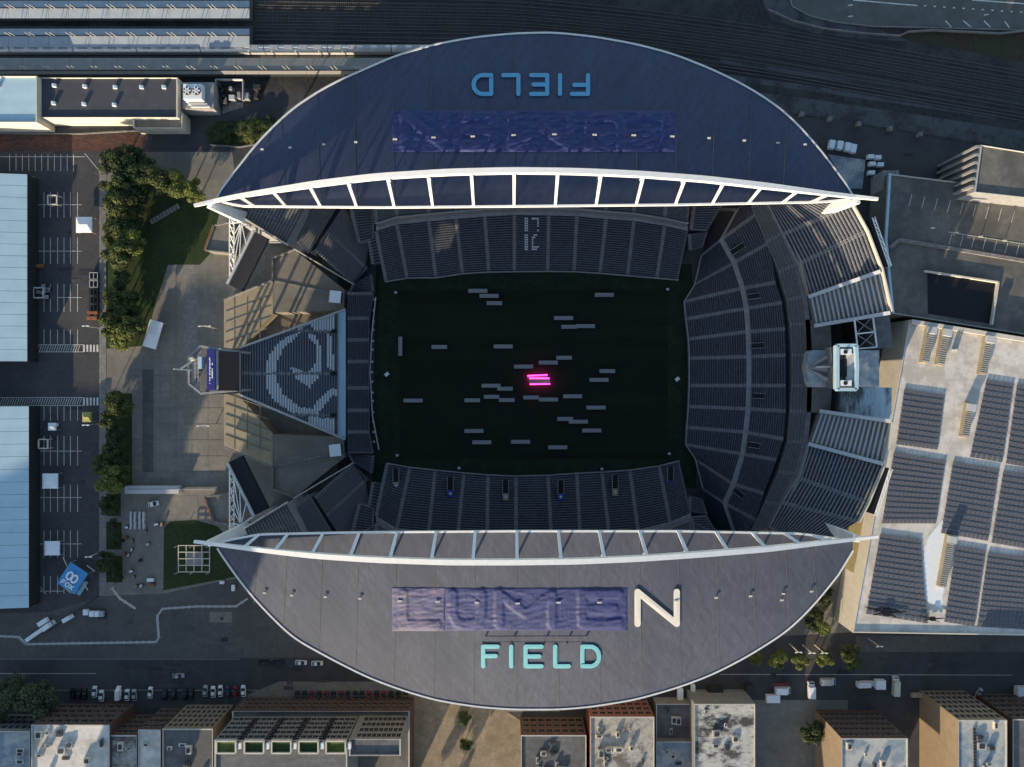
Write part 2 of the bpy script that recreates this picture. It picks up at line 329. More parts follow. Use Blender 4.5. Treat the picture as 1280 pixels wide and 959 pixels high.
AR_L = [(243, 677), (290, 683), (340, 689), (400, 695), (470, 699.5), (560, 702.5), (640, 702.5), (720, 701.5), (800, 698), (880, 692.5), (960, 686), (1040, 677), (1097, 671)]
def ip(t, x): return float(np.interp(x, [a[0] for a in t], [a[1] for a in t]))
def smooth_ip(t, n=240):
    xs = np.linspace(t[0][0], t[-1][0], n); ys = np.interp(xs, [a[0] for a in t], [a[1] for a in t])
    for _ in range(30): ys[1:-1] = (ys[:-2] + 2 * ys[1:-1] + ys[2:]) / 4
    return list(zip(xs, ys))
RIM_U = RIM_U[:1] + smooth_ip(RIM_U[1:-1]) + RIM_U[-1:]; RIM_L = RIM_L[:1] + smooth_ip(RIM_L[1:-1]) + RIM_L[-1:]; AR_U = smooth_ip(AR_U); AR_L = smooth_ip(AR_L)
def uu(px): return max(-1, min(1, (px - 668) / 400))
def rz_(side, px, py):
    f, r = (ip(FR_U, px), ip(RIM_U, px)) if side == 'u' else (ip(FR_L, px), ip(RIM_L, px))
    t = max(0, min(1.15, (py - f) / (r - f))) if abs(r - f) > .5 else 0
    u = uu(px); zf = 46 + 12 * (1 - u * u); zr = 43 + 3 * u * u
    return zf * (1 - t) + zr * t + 1.4 * math.sin(math.pi * min(t, 1)) * (1 - u * u)
def rp(side, px, py, off=0.0): return P(px, py, rz_(side, px, py) + off)
def arch_z(px): return 47 + 16 * (1 - uu(px) ** 2)

def roof(side, label, struts):
    FR, RIM, AR = (FR_U, RIM_U, AR_U) if side == 'u' else (FR_L, RIM_L, AR_L)
    c = rp(side, 668, 150 if side == 'u' else 780); root = thing('stadium_roof', label, 'roof', (c.x, c.y, 0))
    sg = 1 if side == 'u' else -1
    xs = np.linspace(272, 1066, 90); NT = 16; v = []; f = []
    for x in xs:
        a, b = ip(FR, x), ip(RIM, x)
        for j in range(NT + 1): v.append(rp(side, x, a + (b - a) * j / NT))
    n = len(v); v2 = [p - Vector((0, 0, 1.1)) for p in v]; W = NT + 1
    for i in range(len(xs) - 1):
        for j in range(NT):
            q = (i * W + j, (i + 1) * W + j, (i + 1) * W + j + 1, i * W + j + 1)
            f.append(q if side == 'u' else q[::-1]); f.append(tuple(n + k for k in (q[::-1] if side == 'u' else q)))
        for j in (0, NT):
            q = (i * W + j, (i + 1) * W + j, n + (i + 1) * W + j, n + i * W + j); f.append(q)
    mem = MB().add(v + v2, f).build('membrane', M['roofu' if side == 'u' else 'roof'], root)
    for p in mem.data.polygons: p.use_smooth = False
    mb = MB()                                                          # standing seams
    for x in [s[0] for s in struts]:
        a, b = ip(FR, x), ip(RIM, x)
        xx = 640 + (x - 640) * 1.0
        pts = [rp(side, xx + (x - 668) * .02 * j / 10, a + (b - a) * j / 10, .06) for j in range(11)]
        for p, q in zip(pts, pts[1:]): mb.bar(p, q, .12, .12)
    mb.build('seams', M['groof'], root)
    mb = MB(); pts = [rp(side, x, y, -.1) for x, y in RIM]
    for p, q in zip(pts, pts[1:]): mb.bar(p, q, .55, .9)
    mb.build('rim', M['rim'], root)
    mb = MB(); pts = [rp(side, x, ip(FR, x), -.1) for x in np.linspace(278, 1062, 60)]
    for p, q in zip(pts, pts[1:]): mb.bar(p, q, .6, .9)
    mb.build('front_edge', M['white'], root)
    mb = MB(); pts = [P(x, y, arch_z(x)) for x, y in AR]
    for i, (p, q) in enumerate(zip(pts, pts[1:])):
        k = .55 + .45 * min(1, min(i, len(pts) - 2 - i) / 40)
        mb.bar(p, q + (q - p) * .02, 1.7 * k, 2.1 * k)
    mb.build('arch', M['white'], root)
    for x, yb in struts:
        xa = 640 + (x - 640) * 1.062; ya = ip(AR, xa); za = arch_z(xa)
        A = P(xa, ya, za); B = rp(side, x, ip(FR, x), .3)
        MB().bar(A, B, 1.05, .9, w2=.85).build('strut', M['white'], root)
        z0 = za; q = None                                              # post: straight down from the arch to the roof skin
        zz = 50.0
        for _ in range(12):
            k = (1 - za / H) / (1 - zz / H); qx, qy = 640 + (xa - 640) * k, 479.5 + (ya - 479.5) * k; zz = rz_(side, qx, qy)
        if za - zz > 1.3: MB().bar(A, (A.x, A.y, zz - .2), .6, .6).build('post', M['white'], root)
    return root
ST_U = [(x, 0) for x in (318, 357.5, 401, 446, 493, 541, 592, 642.5, 694, 745, 795, 844, 890, 935, 978, 1014)]
ST_L = [(x, 0) for x in (324, 360, 404, 449, 496, 545, 594, 646, 698, 749, 799.5, 847.5, 895, 940, 981, 1015)]
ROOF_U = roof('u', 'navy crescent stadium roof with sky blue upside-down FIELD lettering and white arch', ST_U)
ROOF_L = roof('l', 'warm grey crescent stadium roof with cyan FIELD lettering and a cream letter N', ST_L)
def piers(side, root):
    for tip, foot in (((262, 256 if side == 'u' else 679), (309, 274 if side == 'u' else 660)), ((1072, 250 if side == 'u' else 674), (1031, 261 if side == 'u' else 660))):
        a = P(*tip, 46); b = P(*foot, 33)
        MB().bar(a, b, 2.2, 2.5, w2=4.2, h2=3.5).build('buttress', M['white'], root)
        g = P(*foot, 33); MB().bar(b, (g.x, g.y, 0), 4, 4, w2=5, h2=5).build('pier', M['conc'], root)
piers('u', ROOF_U); piers('l', ROOF_L)
for side, root, pts in (('u', ROOF_U, [(328, 187), (363, 185), (405, 181), (445, 178), (494, 174.5), (542, 172.5), (591, 171), (642, 169.5), (693, 168.5), (743, 169), (792, 169.5), (840, 171), (886, 173), (930, 176), (972, 179), (1006, 181)]),
                        ('l', ROOF_L, [(331, 741), (365, 744), (407, 746), (450, 748), (500, 751), (547, 752), (596, 753), (647, 754), (698, 753), (749, 753), (845, 751), (895, 747), (938, 745), (979, 742), (1014, 739), (977, 750)])):
    for i, (x, y) in enumerate(pts):
        mb = MB(); c = rp(side, x, y, .45); big = 1.15 if 490 < x < 850 else .8
        mb.box(c + Vector((0, 0, .35)), (1.25 * big, .5, .35)); mb.box(c - Vector((0, 0, .2)), (.2, .2, .8)); mb.box(c + Vector((0, .3 * (1 if side == 'u' else -1), -.4)), (.5, .5, .15))
        mb.build('floodlight', M['cream'], root)

# ---- raised roof letters and the tarpaulins over the covered ones
GLY = {'F': [[(0, 0), (0, 1), (1, 1)], [(0, .52), (.86, .52)]], 'I': [[(0, 0), (0, 1)]], 'E': [[(1, 1), (0, 1), (0, 0), (1, 0)], [(0, .5), (.86, .5)]],
       'L': [[(0, 1), (0, 0), (1, 0)]], 'N': [[(0, 0), (0, 1), (1, 0), (1, 1)]], 'U': [[(0, 1), (0, .3), (.12, .08), (.35, 0), (.65, 0), (.88, .08), (1, .3), (1, 1)]],
       'M': [[(0, 0), (0, 1), (.5, .35), (1, 1), (1, 0)]],
       'D': [[(0, 0), (0, 1), (.5, 1)] + [(.5 + .5 * math.sin(a), .5 + .5 * math.cos(a)) for a in np.linspace(.25, math.pi - .25, 7)] + [(.5, 0), (0, 0)]]}
def gl(ch, x0, x1, ytop, ybase):
    return [[(x0 + a * (x1 - x0), ybase + b * (ytop - ybase)) for a, b in st] for st in GLY[ch]]
def letter(side, ch, x0, x1, ytop, ybase, wpx, m, parent, ht=.4):
    mb = MB(); k = 0
    for st in gl(ch, x0, x1, ytop, ybase):
        for (ax, ay), (bx, by) in zip(st, st[1:]):
            d = math.hypot(bx - ax, by - ay); dx, dy = (bx - ax) / d, (by - ay) / d; r = wpx / 2; out = []
            for a in np.linspace(90, 270, 9): out.append((ax + r * (dx * math.cos(R(a)) - dy * math.sin(R(a))), ay + r * (dy * math.cos(R(a)) + dx * math.sin(R(a)))))
            for a in np.linspace(-90, 90, 9): out.append((bx + r * (dx * math.cos(R(a)) - dy * math.sin(R(a))), by + r * (dy * math.cos(R(a)) + dx * math.sin(R(a)))))
            k += 1; n = len(out)
            top = [rp(side, x, y, ht + .02 * k) for x, y in out]; bot = [rp(side, x, y, -.2) for x, y in out]
            cen = rp(side, (ax + bx) / 2, (ay + by) / 2, ht + .02 * k + .05)
            mb.add(top + bot + [cen], [(i, (i + 1) % n, 2 * n) for i in range(n)] + [(n + i, n + (i + 1) % n, (i + 1) % n, i) for i in range(n)])
    o = mb.build('letter_' + ch.lower(), m, parent); return o
def sign(name, label, side, lets, wpx, m, ht=.4):
    c = rp(side, lets[0][1], lets[0][3]); t = thing(name, label, 'sign', c)
    for ch, x0, x1, yt, yb in lets: letter(side, ch, x0, x1, yt, yb, wpx, m, t, ht)
    return t
t = sign('roof_lettering', 'cyan rounded letters reading FIELD on the grey roof', 'l', [('F', 604, 622, 808.5, 833), ('I', 639, 639, 808.5, 833), ('E', 657, 677, 808.5, 833), ('L', 694, 711, 808.5, 833), ('D', 728, 749, 808.5, 833)], 5.3, M['cyan'])
mb = MB()
a = [rp('l', x, 802.5, 1.0) for x in (604, 640, 681, 709, 730)]
for p, q in zip(a, a[1:]): mb.bar(p, q, .15, .15)
for p in a: mb.box(p + Vector((0, 0, .5)), (.5, .6, .9))
mb.build('lighting_rail', M['dark'], t)
sign('roof_lettering', 'sky blue rounded letters reading FIELD upside-down on the navy roof', 'u', [('F', 735, 715, 117.5, 94), ('I', 700, 700, 117.5, 94), ('E', 684, 664, 117.5, 94), ('L', 648, 629, 117.5, 94), ('D', 614, 592, 117.5, 94)], 5.2, M['blue_l'])
sign('roof_letter', 'large cream letter N standing uncovered beside the blue tarpaulin', 'l', [('N', 797, 846, 740, 780)], 7.8, M['cream'], .6)
def segd(p, a, b):
    vx, vy = b[0] - a[0], b[1] - a[1]; t = max(0, min(1, ((p[0] - a[0]) * vx + (p[1] - a[1]) * vy) / (vx * vx + vy * vy + 1e-9)))
    return math.hypot(p[0] - a[0] - t * vx, p[1] - a[1] - t * vy)
def tarp(side, x0, y0, x1, y1, glyphs, m, label):
    from mathutils import noise
    segs = [(p, q) for g in glyphs for st in gl(*g) for p, q in zip(st, st[1:])]
    nx, ny = int((x1 - x0) / 1.1), int((y1 - y0) / 1.1); v = []; f = []
    for j in range(ny + 1):
        for i in range(nx + 1):
            x = x0 + (x1 - x0) * i / nx; y = y0 + (y1 - y0) * j / ny
            d = min(segd((x, y), a, b) for a, b in segs) if segs else 99
            h = max(0, min(1, (8.0 - d) / 4.6)); h = (.36 if side == 'l' else .42) * h * h * (3 - 2 * h)
            e = min(i, nx - i, j, ny - j); w_ = noise.noise(Vector((x * .06, y * .26, 3.1))) * .55 + noise.noise(Vector((x * .35, y * .3, 9))) * .22 + abs(noise.noise(Vector((x * .05 + y * .12, y * .05, 5)))) * .8
            off = (.12 if e == 0 else .22 + h + max(-.08, w_) * ((.28 if side == 'l' else .5) if e > 1 else .15))
            v.append(rp(side, x + noise.noise(Vector((y * .1, 1, 2))) * .7, y + noise.noise(Vector((x * .06, 7, 2))) * .8, off))
    for j in range(ny):
        for i in range(nx):
            q = (j * (nx + 1) + i, j * (nx + 1) + i + 1, (j + 1) * (nx + 1) + i + 1, (j + 1) * (nx + 1) + i); f.append(q[::-1])
    o = MB().add(v, f).build('tarpaulin', m, label=label, cat='tarpaulin')
    for p in o.data.polygons: p.use_smooth = True
tarp('l', 490, 735, 556, 789, [('L', 504, 546, 743, 781)], M['tarp2'], 'faded lilac end panel of blue tarpaulin over a covered letter, grey roof')
tarp('l', 556.5, 735.5, 784, 788.5, [('U', 566, 602, 743, 780), ('M', 624, 690, 743, 780), ('E', 728, 774, 743, 780)], M['tarp'], 'long blue tarpaulin over raised letters beside the cream letter N')
tarp('u', 490, 138, 845, 190, [('L', 832, 800, 182, 146), ('U', 776, 736, 182, 146), ('M', 712, 640, 182, 146), ('E', 616, 580, 182, 146), ('N', 556, 506, 182, 146)], M['tarp'], 'wide blue tarpaulin covering letters on the navy roof')
# ------------------------------------------------------------------ the seating bowl
def tier(stand, ain, aout, z0, z1, rows, seat='seat', aisle=.75, name='seating_section', tread='conc_dark', mask=None, frac=.62, base=True):
    """ain / aout: aisle ends along the front and back edge in picture coordinates; one section between neighbouring aisles"""
    for k in range(len(ain) - 1):
        a0, a1 = P(*ain[k], z0), P(*ain[k + 1], z0); b0, b1 = P(*aout[k], z1), P(*aout[k + 1], z1)
        mb = MB(); sb = MB()
        for i in range(rows):
            t0, t1 = i / rows, (i + 1) / rows; z = z0 + (z1 - z0) * t0; zn = z0 + (z1 - z0) * t1
            p0, p1, q0, q1 = a0.lerp(b0, t0), a1.lerp(b1, t0), a0.lerp(b0, t1), a1.lerp(b1, t1)
            for p in (p0, p1, q0, q1): p.z = z
            r0, r1 = q0.copy(), q1.copy(); r0.z = r1.z = zn
            mb.poly([p0, p1, q1, q0]); mb.poly([q0, q1, r1, r0])
            L = (p1 - p0).length
            if L < 2.2: continue
            e = min(.45, aisle / L); zs = Vector((0, 0, .46))
            f0, f1 = 1 - frac - .04, .96
            s = [p0.lerp(p1, e).lerp(q0.lerp(q1, e), f0), p0.lerp(p1, 1 - e).lerp(q0.lerp(q1, 1 - e), f0), p0.lerp(p1, 1 - e).lerp(q0.lerp(q1, 1 - e), f1), p0.lerp(p1, e).lerp(q0.lerp(q1, e), f1)]
            sb.add(s + [x + zs for x in s], [(4, 5, 6, 7), (0, 1, 5, 4), (1, 2, 6, 5), (2, 3, 7, 6), (3, 0, 4, 7)])
        for pa, pb, qa in ((a0, b0, 1), (a1, b1, 0)):                  # flank walls down to the ground
            mb.poly([pa, pb, (pb.x, pb.y, 0), (pa.x, pa.y, 0)])
        if base:
            mb.poly([(a0.x, a0.y, 0), (a1.x, a1.y, 0), a1, a0]); mb.poly([b0, b1, (b1.x, b1.y, 0), (b0.x, b0.y, 0)])
        o = mb.build(name, M[tread], stand)
        sb.build('seat_rows', M[seat], o)
        # aisle steps: a pale strip up the shared edge
        st = MB()
        for i in range(rows):
            t0, t1 = i / rows, (i + .92) / rows; z = z0 + (z1 - z0) * i / rows + .03
            p, q = a0.lerp(b0, t0), a0.lerp(b0, t1); p.z = q.z = z; d = (a1 - a0).normalized()
            st.poly([p - d * .62, p + d * .62, q + d * .62, q - d * .62])
        st.build('aisle_steps', M['conc'], o)
def ledge(stand, name, inner, outer, z, m='conc', th=.8):
    mb = MB()
    for k in range(len(inner) - 1):
        mb.prism([P(*inner[k], z), P(*inner[k + 1], z), P(*outer[k + 1], z), P(*outer[k], z)], z - th, z)
    return mb.build(name, M[m], stand)
def rail(stand, pts, z0, z1, name='railing', m='conc', wd=.3, ht=1.0):
    mb = MB(); n = len(pts) - 1
    q = [P(x, y, z0 + (z1 - z0) * i / max(1, n)) for i, (x, y) in enumerate(pts)]
    for a, b in zip(q, q[1:]): mb.bar(a + Vector((0, 0, ht / 2)), b + Vector((0, 0, ht / 2)), wd, ht)
    return mb.build(name, M[m], stand)
def shift(l, dx, dy): return [(x + dx, y + dy) for x, y in l]

# side stand under the navy roof
S1 = thing('side_stand', 'navy seated side stand beneath the navy roof with white number 12 in its seats', 'grandstand', P(660, 300))
fi = [(482.5, 352.5), (509, 348), (545, 347.5), (578, 342.5), (611, 340.5), (643, 340), (684.5, 339.5), (717.5, 340), (750, 342), (784.5, 345), (821, 348), (847.5, 350.5)]
fo = [(470, 289), (496, 281), (536, 277), (570, 274), (606, 271), (643, 269), (686, 269.5), (721, 270.5), (757.5, 274), (792.5, 276.5), (831, 282.5), (860, 289)]
tier(S1, fi, fo, 1.6, 12, 24)
ledge(S1, 'concourse', shift(fo, 0, -.3), shift(fo, 0, -6.5), 12.2)
rail(S1, fi, 1.6, 1.6, 'front_wall', 'conc', .4, 1.0)
up_i = [(x, y - 9) for x, y in fo]; up_o = [(640 + (x - 640) * 1.02, y - 62) for x, y in fo]
tier(S1, up_i, up_o, 18, 38, 24)
rail(S1, up_i, 18, 18, 'fascia', 'conc', .4, 1.2)
mb = MB(); k = 0                                                       # the "12" picked out in white seats
D12 = ['.##..####', '.##.....#', '.##.....#', '.##.....#', '.##.....#', '.##....##', '.##...##.', '.##..##..', '.##..#...', '.##..#...', '.##..#...', '.##..####', '.##..####']
for r_, row in enumerate(D12):
    for c_, ch in enumerate(row):
        if ch == '#' and random.random() < .9:
            x, y = 654.5 + c_ * 2.25, 273 + r_ * 3.35; t = (340 - y) / 70.7; i = max(0, min(23, int(t * 24))); t_ = (i + .62) / 24
            mb.box(P(x, 340 - t_ * 70.7, 1.6 + 10.4 * i / 24 + .58), (.6, .5, .2))
mb.build('white_seats', M['tent'], S1)
# side stand below: front to the field, back under the grey roof
S2 = thing('side_stand', 'navy seated side stand with small covered stair openings in front of grey roof', 'grandstand', P(660, 630))
gi = [(484, 579), (512.5, 584), (544, 587.5), (580, 591), (610, 593.5), (645, 595), (685, 594), (721, 591.5), (752.5, 590), (787.5, 587.5), (824, 582.5), (849, 576)]
go = [(470, 645), (496, 660), (536, 664), (572.5, 666), (609, 668), (645, 668), (689, 668), (725, 667), (761, 665), (797.5, 662), (837.5, 652), (864, 641)]
tier(S2, gi, go, 1.6, 12, 24)
ledge(S2, 'concourse', shift(go, 0, .3), shift(go, 0, 7), 12.2); rail(S2, gi, 1.6, 1.6, 'front_wall', 'conc', .4, 1.0)
tier(S2, shift(go, 0, 10), shift(go, 0, 60), 18, 38, 20)
tier(S2, [(345, 676), (390, 676), (432, 676), (469, 657)], [(345, 712), (380, 722), (425, 732), (467, 706)], 18, 36, 16)
tier(S2, [(866, 653), (905, 672), (950, 674)], [(870, 704), (915, 724), (955, 720)], 18, 36, 16)
for i, (x, y) in enumerate(((495, 607), (563, 617), (632, 621), (701, 621), (769, 615), (838, 605))):
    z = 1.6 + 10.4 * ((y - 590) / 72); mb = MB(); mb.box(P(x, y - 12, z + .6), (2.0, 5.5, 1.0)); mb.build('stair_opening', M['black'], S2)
    mb = MB()
    for s in (-1, 1): mb.box(P(x, y - 12, z + .9) + Vector((s * 1.15, 0, 0)), (.2, 5.8, 1.2))
    mb.build('parapet', M['conc'], S2)
    mb = MB(); mb.box(P(x, y, z + .9), (2.2, 2.7, 1.0)); mb.box(P(x, y, z + 1.45), (.9, 1.1, .12), R(45), 1)
    mb.build('covered_platform', [M['conc_tan'] if i % 2 == 0 else mat('royal_blue_cover', (.04, .05, .28), .6, .1, 1), M['steel']], S2, label='tan cover' if i % 2 == 0 else 'royal blue cover with pale diamond')
# curved end
S3 = thing('end_stand', 'curved end stand of navy seats with an upper deck, beside the grey tower block', 'grandstand', P(980, 460))
I3 = [(899, 262), (876, 320), (868, 356), (855, 377), (857, 399), (860, 424), (861, 448), (861, 482), (860, 508), (858, 534), (857, 556), (869, 574), (878, 611), (892, 664)]
M3 = [(920, 262), (899, 301), (915, 330), (925, 361), (930, 386), (932, 415), (933, 446), (933, 482), (932, 511), (929, 540), (925, 567), (914, 604), (903, 628), (915, 664)]
O3 = [(938, 250), (945, 268), (962, 303), (970, 353), (978, 378), (982, 411), (983, 444), (983, 482), (983, 514), (980, 549), (971, 575), (955, 617), (945, 650), (930, 672)]
def towards(a, b, d):
    out = []
    for p, q in zip(a, b):
        L = math.hypot(q[0] - p[0], q[1] - p[1]); out.append((p[0] + (q[0] - p[0]) * d / L, p[1] + (q[1] - p[1]) * d / L))
    return out
tier(S3, I3, M3, 1.6, 11, 24); M3b = towards(M3, O3, 6.5)
ledge(S3, 'concourse', M3, M3b, 11.2); tier(S3, M3b, O3, 11.6, 19, 15); rail(S3, I3[1:-1], 1.6, 1.6, 'front_wall', 'conc', .4, 1)
for k, (x, y, a) in enumerate(((922, 311, 33), (945, 370, 8), (949, 432, 2), (951, 495, -2), (945, 557, -10), (925, 618, -38))):
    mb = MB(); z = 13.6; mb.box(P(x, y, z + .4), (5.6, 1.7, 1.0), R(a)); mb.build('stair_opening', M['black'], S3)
    mb = MB(); c = P(x, y, z + .6)
    for s in (-1, 1): mb.box(c + Vector((-math.sin(R(a)) * s, math.cos(R(a)) * s, 0)), (6.0, .2, 1.2), R(a))
    mb.build('parapet', M['conc'], S3)
CI = [(940, 258), (958, 302), (974, 340), (984, 375), (988, 405), (990, 444), (990, 482), (988, 514), (985, 552), (974, 590), (957, 628), (940, 662)]
CO = [(956, 254), (977, 293), (993, 331), (1003, 371), (1007, 405), (1009, 444), (1009, 482), (1008, 515), (1004, 553), (993, 592), (974, 630), (957, 663)]
tier(S3, CI, CO, 19.5, 23.5, 5, seat='seat_gr', frac=.5)
CW = towards(CO, [(2 * b[0] - a[0], 2 * b[1] - a[1]) for a, b in zip(CI, CO)], 6)
ledge(S3, 'club_walkway', CO, CW, 24, 'conc_dark'); rail(S3, CW[:4], 24, 24, 'inner_wall', 'conc_tan', .5, 1.6); rail(S3, CW[8:], 24, 24, 'inner_wall', 'conc', .5, 1.6)
ledge(S3, 'end_platform', [(1006, 400), (1008, 444), (1008, 482), (1008, 515)], [(1038, 398), (1040, 444), (1040, 482), (1038, 517)], 24, 'deck', 1)
U1i = [(958, 250), (979, 293), (998, 330), (1010, 370)]; U1o = [(1000, 236), (1064, 256), (1083, 290), (1101, 337.5)]
tier(S3, U1i, U1o, 25, 39, 20, seat='seat', tread='conc', frac=.5)
U2i = [(1011, 556), (997, 597), (978, 628), (962, 660)]; U2o = [(1104, 580), (1084, 628), (1072, 652), (1010, 690)]
tier(S3, U2i, U2o, 25, 39, 20, seat='seat', tread='conc', frac=.5)
tier(S3, [(1011, 371), (1018, 407)], [(1101, 339), (1113, 390)], 25, 39, 16, seat='seat_lt', tread='deck', frac=.46, aisle=.5)
tier(S3, [(1025, 515), (1011, 554)], [(1115, 528), (1104, 579)], 25, 39, 16, seat='seat_lt', tread='deck', frac=.46, aisle=.5)
for a, b in (((1011, 371), (1101, 339)), ((1018, 407.5), (1113, 391)), ((1025, 514), (1115, 527)), ((1011, 555), (1104, 580))):
    MB().bar(P(*a, 25.8), P(*b, 39.8), 1.3, 1.3).build('flank_rail', M['seat_lt'], S3)
rail(S3, U1o[1:] + [(1113, 390)], 39, 39, 'back_wall', 'palewall', .5, 1.6); rail(S3, [(1115, 528)] + U2o[:3], 39, 39, 'back_wall', 'palewall', .5, 1.6)
def lattice_panel(x0, y0, x1, y1, z, wpx, label):
    a, b = P(x0, y0, z), P(x1, y1, z); d = (b - a).normalized(); s = Vector((-d.y, d.x, 0)) * (-1 if y0 < 450 else -1)
    t = thing('back_of_sign', label, 'sign', (a.x, a.y, 0))
    w_ = wpx * .27; mb = MB(); mb.prism([a, b, b + s * w_ * .55, a + s * w_ * .55], z - 6, z); mb.build('sign_box', M['black'], t)
    mb = MB(); n = 7
    for i in range(n):
        p, q = a.lerp(b, i / n), a.lerp(b, (i + 1) / n)
        mb.bar(p + s * w_, q + s * w_, .3); mb.bar(p + s * w_, q + s * w_ * .6, .2); mb.bar(p + s * w_, p + s * w_ * .6, .2)
        mb.bar(p + s * w_, p + s * w_ - Vector((0, 0, 6)), .25)
    mb.bar(a + s * w_ * .6, b + s * w_ * .6, .3); mb.build('truss', M['white'], t)
lattice_panel(1106, 335, 1085, 274, 39, 9, 'black sign with white truss behind the upper deck next to garage')
lattice_panel(1088, 642, 1107, 584, 39, 9, 'black sign with white truss behind the upper deck next to solar roof')

for St, mir in ((S1, None), (S2, 933)):                               # infill seating at the bowl corners
    f = lambda l: [p if mir is None else (p[0], mir - p[1]) for p in l]
    tier(St, f([(863, 312), (879, 308)]), f([(862, 292), (885, 289)]), 5, 11.5, 8)
    tier(St, f([(864, 286), (884, 288)]), f([(868, 258), (904, 256)]), 13, 18.5, 10)
    tier(St, f([(449, 303), (468, 297)]), f([(438, 258), (466, 258)]), 10, 17, 13)
    tier(St, f([(466, 330), (478, 327)]), f([(461, 300), (471, 296)]), 3.5, 9, 8)
# end-zone stand and corner stands at the plaza end
S4 = thing('end_zone_stand', 'low strip of navy seats between the field and the metal bleacher', 'grandstand', P(450, 470))
ys = [367, 398, 425, 452, 485, 513, 540, 567]
tier(S4, [(461 if abs(y - 466) < 75 else 466, y) for y in ys], [(434, y) for y in ys], 3, 9, 13)
rail(S4, [(470, 372), (465, 420), (463, 466), (466, 520), (474, 562)], 1.2, 1.2, 'field_wall', 'steel', .3, 1)
zone('sideline_strip', [(461, 370), (470, 372), (465, 420), (463, 466), (466, 520), (474, 562), (462, 565)], .5, M['black'])
mb = MB()
for i in range(15):
    y = 376 + 12.6 * i; mb.box(P(465 + abs(y - 466) * .03, y + random.uniform(-2, 2), 1), (.7, .8, .9))
mb.build('sideline_equipment', M['steel'], S4)
for sgn, label, rl in ((1, 'angled corner stand beside the lit concrete deck under the navy roof', 'u'), (-1, 'angled corner stand in shade between the grey roof and concrete deck', 'l')):
    f = lambda p: p if sgn == 1 else (p[0], 934 - p[1])
    S5 = thing('corner_stand', label, 'grandstand', P(*f((420, 310))))
    g = lambda l: [f(p) for p in l]
    tier(S5, g([(441, 354), (455, 332), (466, 340)])[:2] + g([(463, 300)]), g([(393, 311), (407, 288), (428, 258)]), 4, 15, 18, seat='seat_gr', frac=.55)
    tier(S5, g([(442, 356), (459, 334)]), g([(441, 353), (456, 331)]), 3.4, 4, 1)
    tier(S5, g([(436, 366), (467, 364)])[::1], g([(443, 354), (464, 342)]), 3, 4.5, 6)
    tier(S5, g([(386, 315), (420, 258)]), g([(364, 294), (392, 256)]), 17, 22, 9, seat='seat_gr', frac=.5)
    ledge(S5, 'concourse', g([(393, 311.5), (428, 258)]), g([(386, 315), (420, 258)]), 15.5, 'black')
    ledge(S5, 'walkway', g([(364, 294), (394, 252)]), g([(357, 303), (383, 254)]), 23, 'conc_dark')
    tier(S5, g([(358, 305), (372, 280), (385, 254)]), g([(306, 273), (311, 262), (322, 240)]), 27, 40, 15, seat='seat_gr', tread='conc', frac=.5)
    MB().bar(P(*f((306, 274)), 40.5), P(*f((359, 306)), 27.5), .6, 1.2).build('flank_wall', M['palewall'], S5)
    MB().bar(P(*f((367, 311)), 20), P(*f((441, 355)), 5), .4, 1.1).build('flank_wall', M['palewall'], S5)
for side, lab in (('l', 'pale precast outer wall added unseen under the grey roof rim to block sun'), ('u', 'pale precast outer wall of the stadium under the navy roof rim')):  # unseen outer walls; the grey-roof one added to block sun under the roof
    RM = RIM_L if side == 'l' else RIM_U; pts = []
    for x in np.linspace(318, 1020, 30):
        y = ip(RM, x); k = .93; qx, qy = 668 + (x - 668) * k, 479.5 + (y - 479.5) * k; v_ = rp(side, qx, qy); pts.append(v_)
    W_ = thing('unseen_outer_wall', lab, 'wall', (pts[15].x, pts[15].y, 0))
    for a, b in zip(pts, pts[1:]): zt = min(a.z, b.z) - 1.4; MB().bar((a.x, a.y, zt / 2), (b.x, b.y, zt / 2), .6, zt).build('wall_panel', M['palewall'], W_); MB().bar((a.x, a.y, 0), (a.x, a.y, a.z - 1.3), 1.0, 1.0).build('column', M['conc'], W_)
# metal bleacher with the picture in its seats
S6 = thing('bleacher', 'triangular metal bleacher with a pale emblem picked out in its seats', 'bleacher', P(380, 467))
N6 = 37; mb = MB(); sl_, sd_ = MB(), MB()
poly_light = [[(380, 188), (330, 205), (250, 260), (190, 340), (163, 420), (170, 560), (215, 640), (330, 720), (470, 745), (500, 700), (400, 690), (280, 600), (235, 500), (232, 410), (280, 300), (345, 240), (400, 195)],
              [(440, 190), (500, 215), (535, 290), (545, 400), (530, 470), (455, 560), (370, 500), (325, 425), (350, 422), (400, 445), (460, 445), (495, 400), (505, 330), (490, 260), (450, 220)],
              [(470, 745), (500, 745), (590, 640), (620, 600), (640, 615), (645, 570), (600, 565), (540, 610), (475, 690)], [(575, 200), (610, 230), (620, 440), (580, 430)],
              [(480, 70), (625, 60), (620, 185), (500, 185), (460, 140)], [(450, 745), (510, 745), (510, 850), (450, 800)], [(520, 760), (630, 760), (630, 880), (520, 850)], [(360, 110), (470, 90), (470, 130), (380, 180)]]
def inpoly(x, y, pl):
    c = False; n = len(pl)
    for i in range(n):
        (x0, y0), (x1, y1) = pl[i], pl[i - 1]
        if (y0 > y) != (y1 > y) and x < (x1 - x0) * (y - y0) / (y1 - y0) + x0: c = not c
    return c
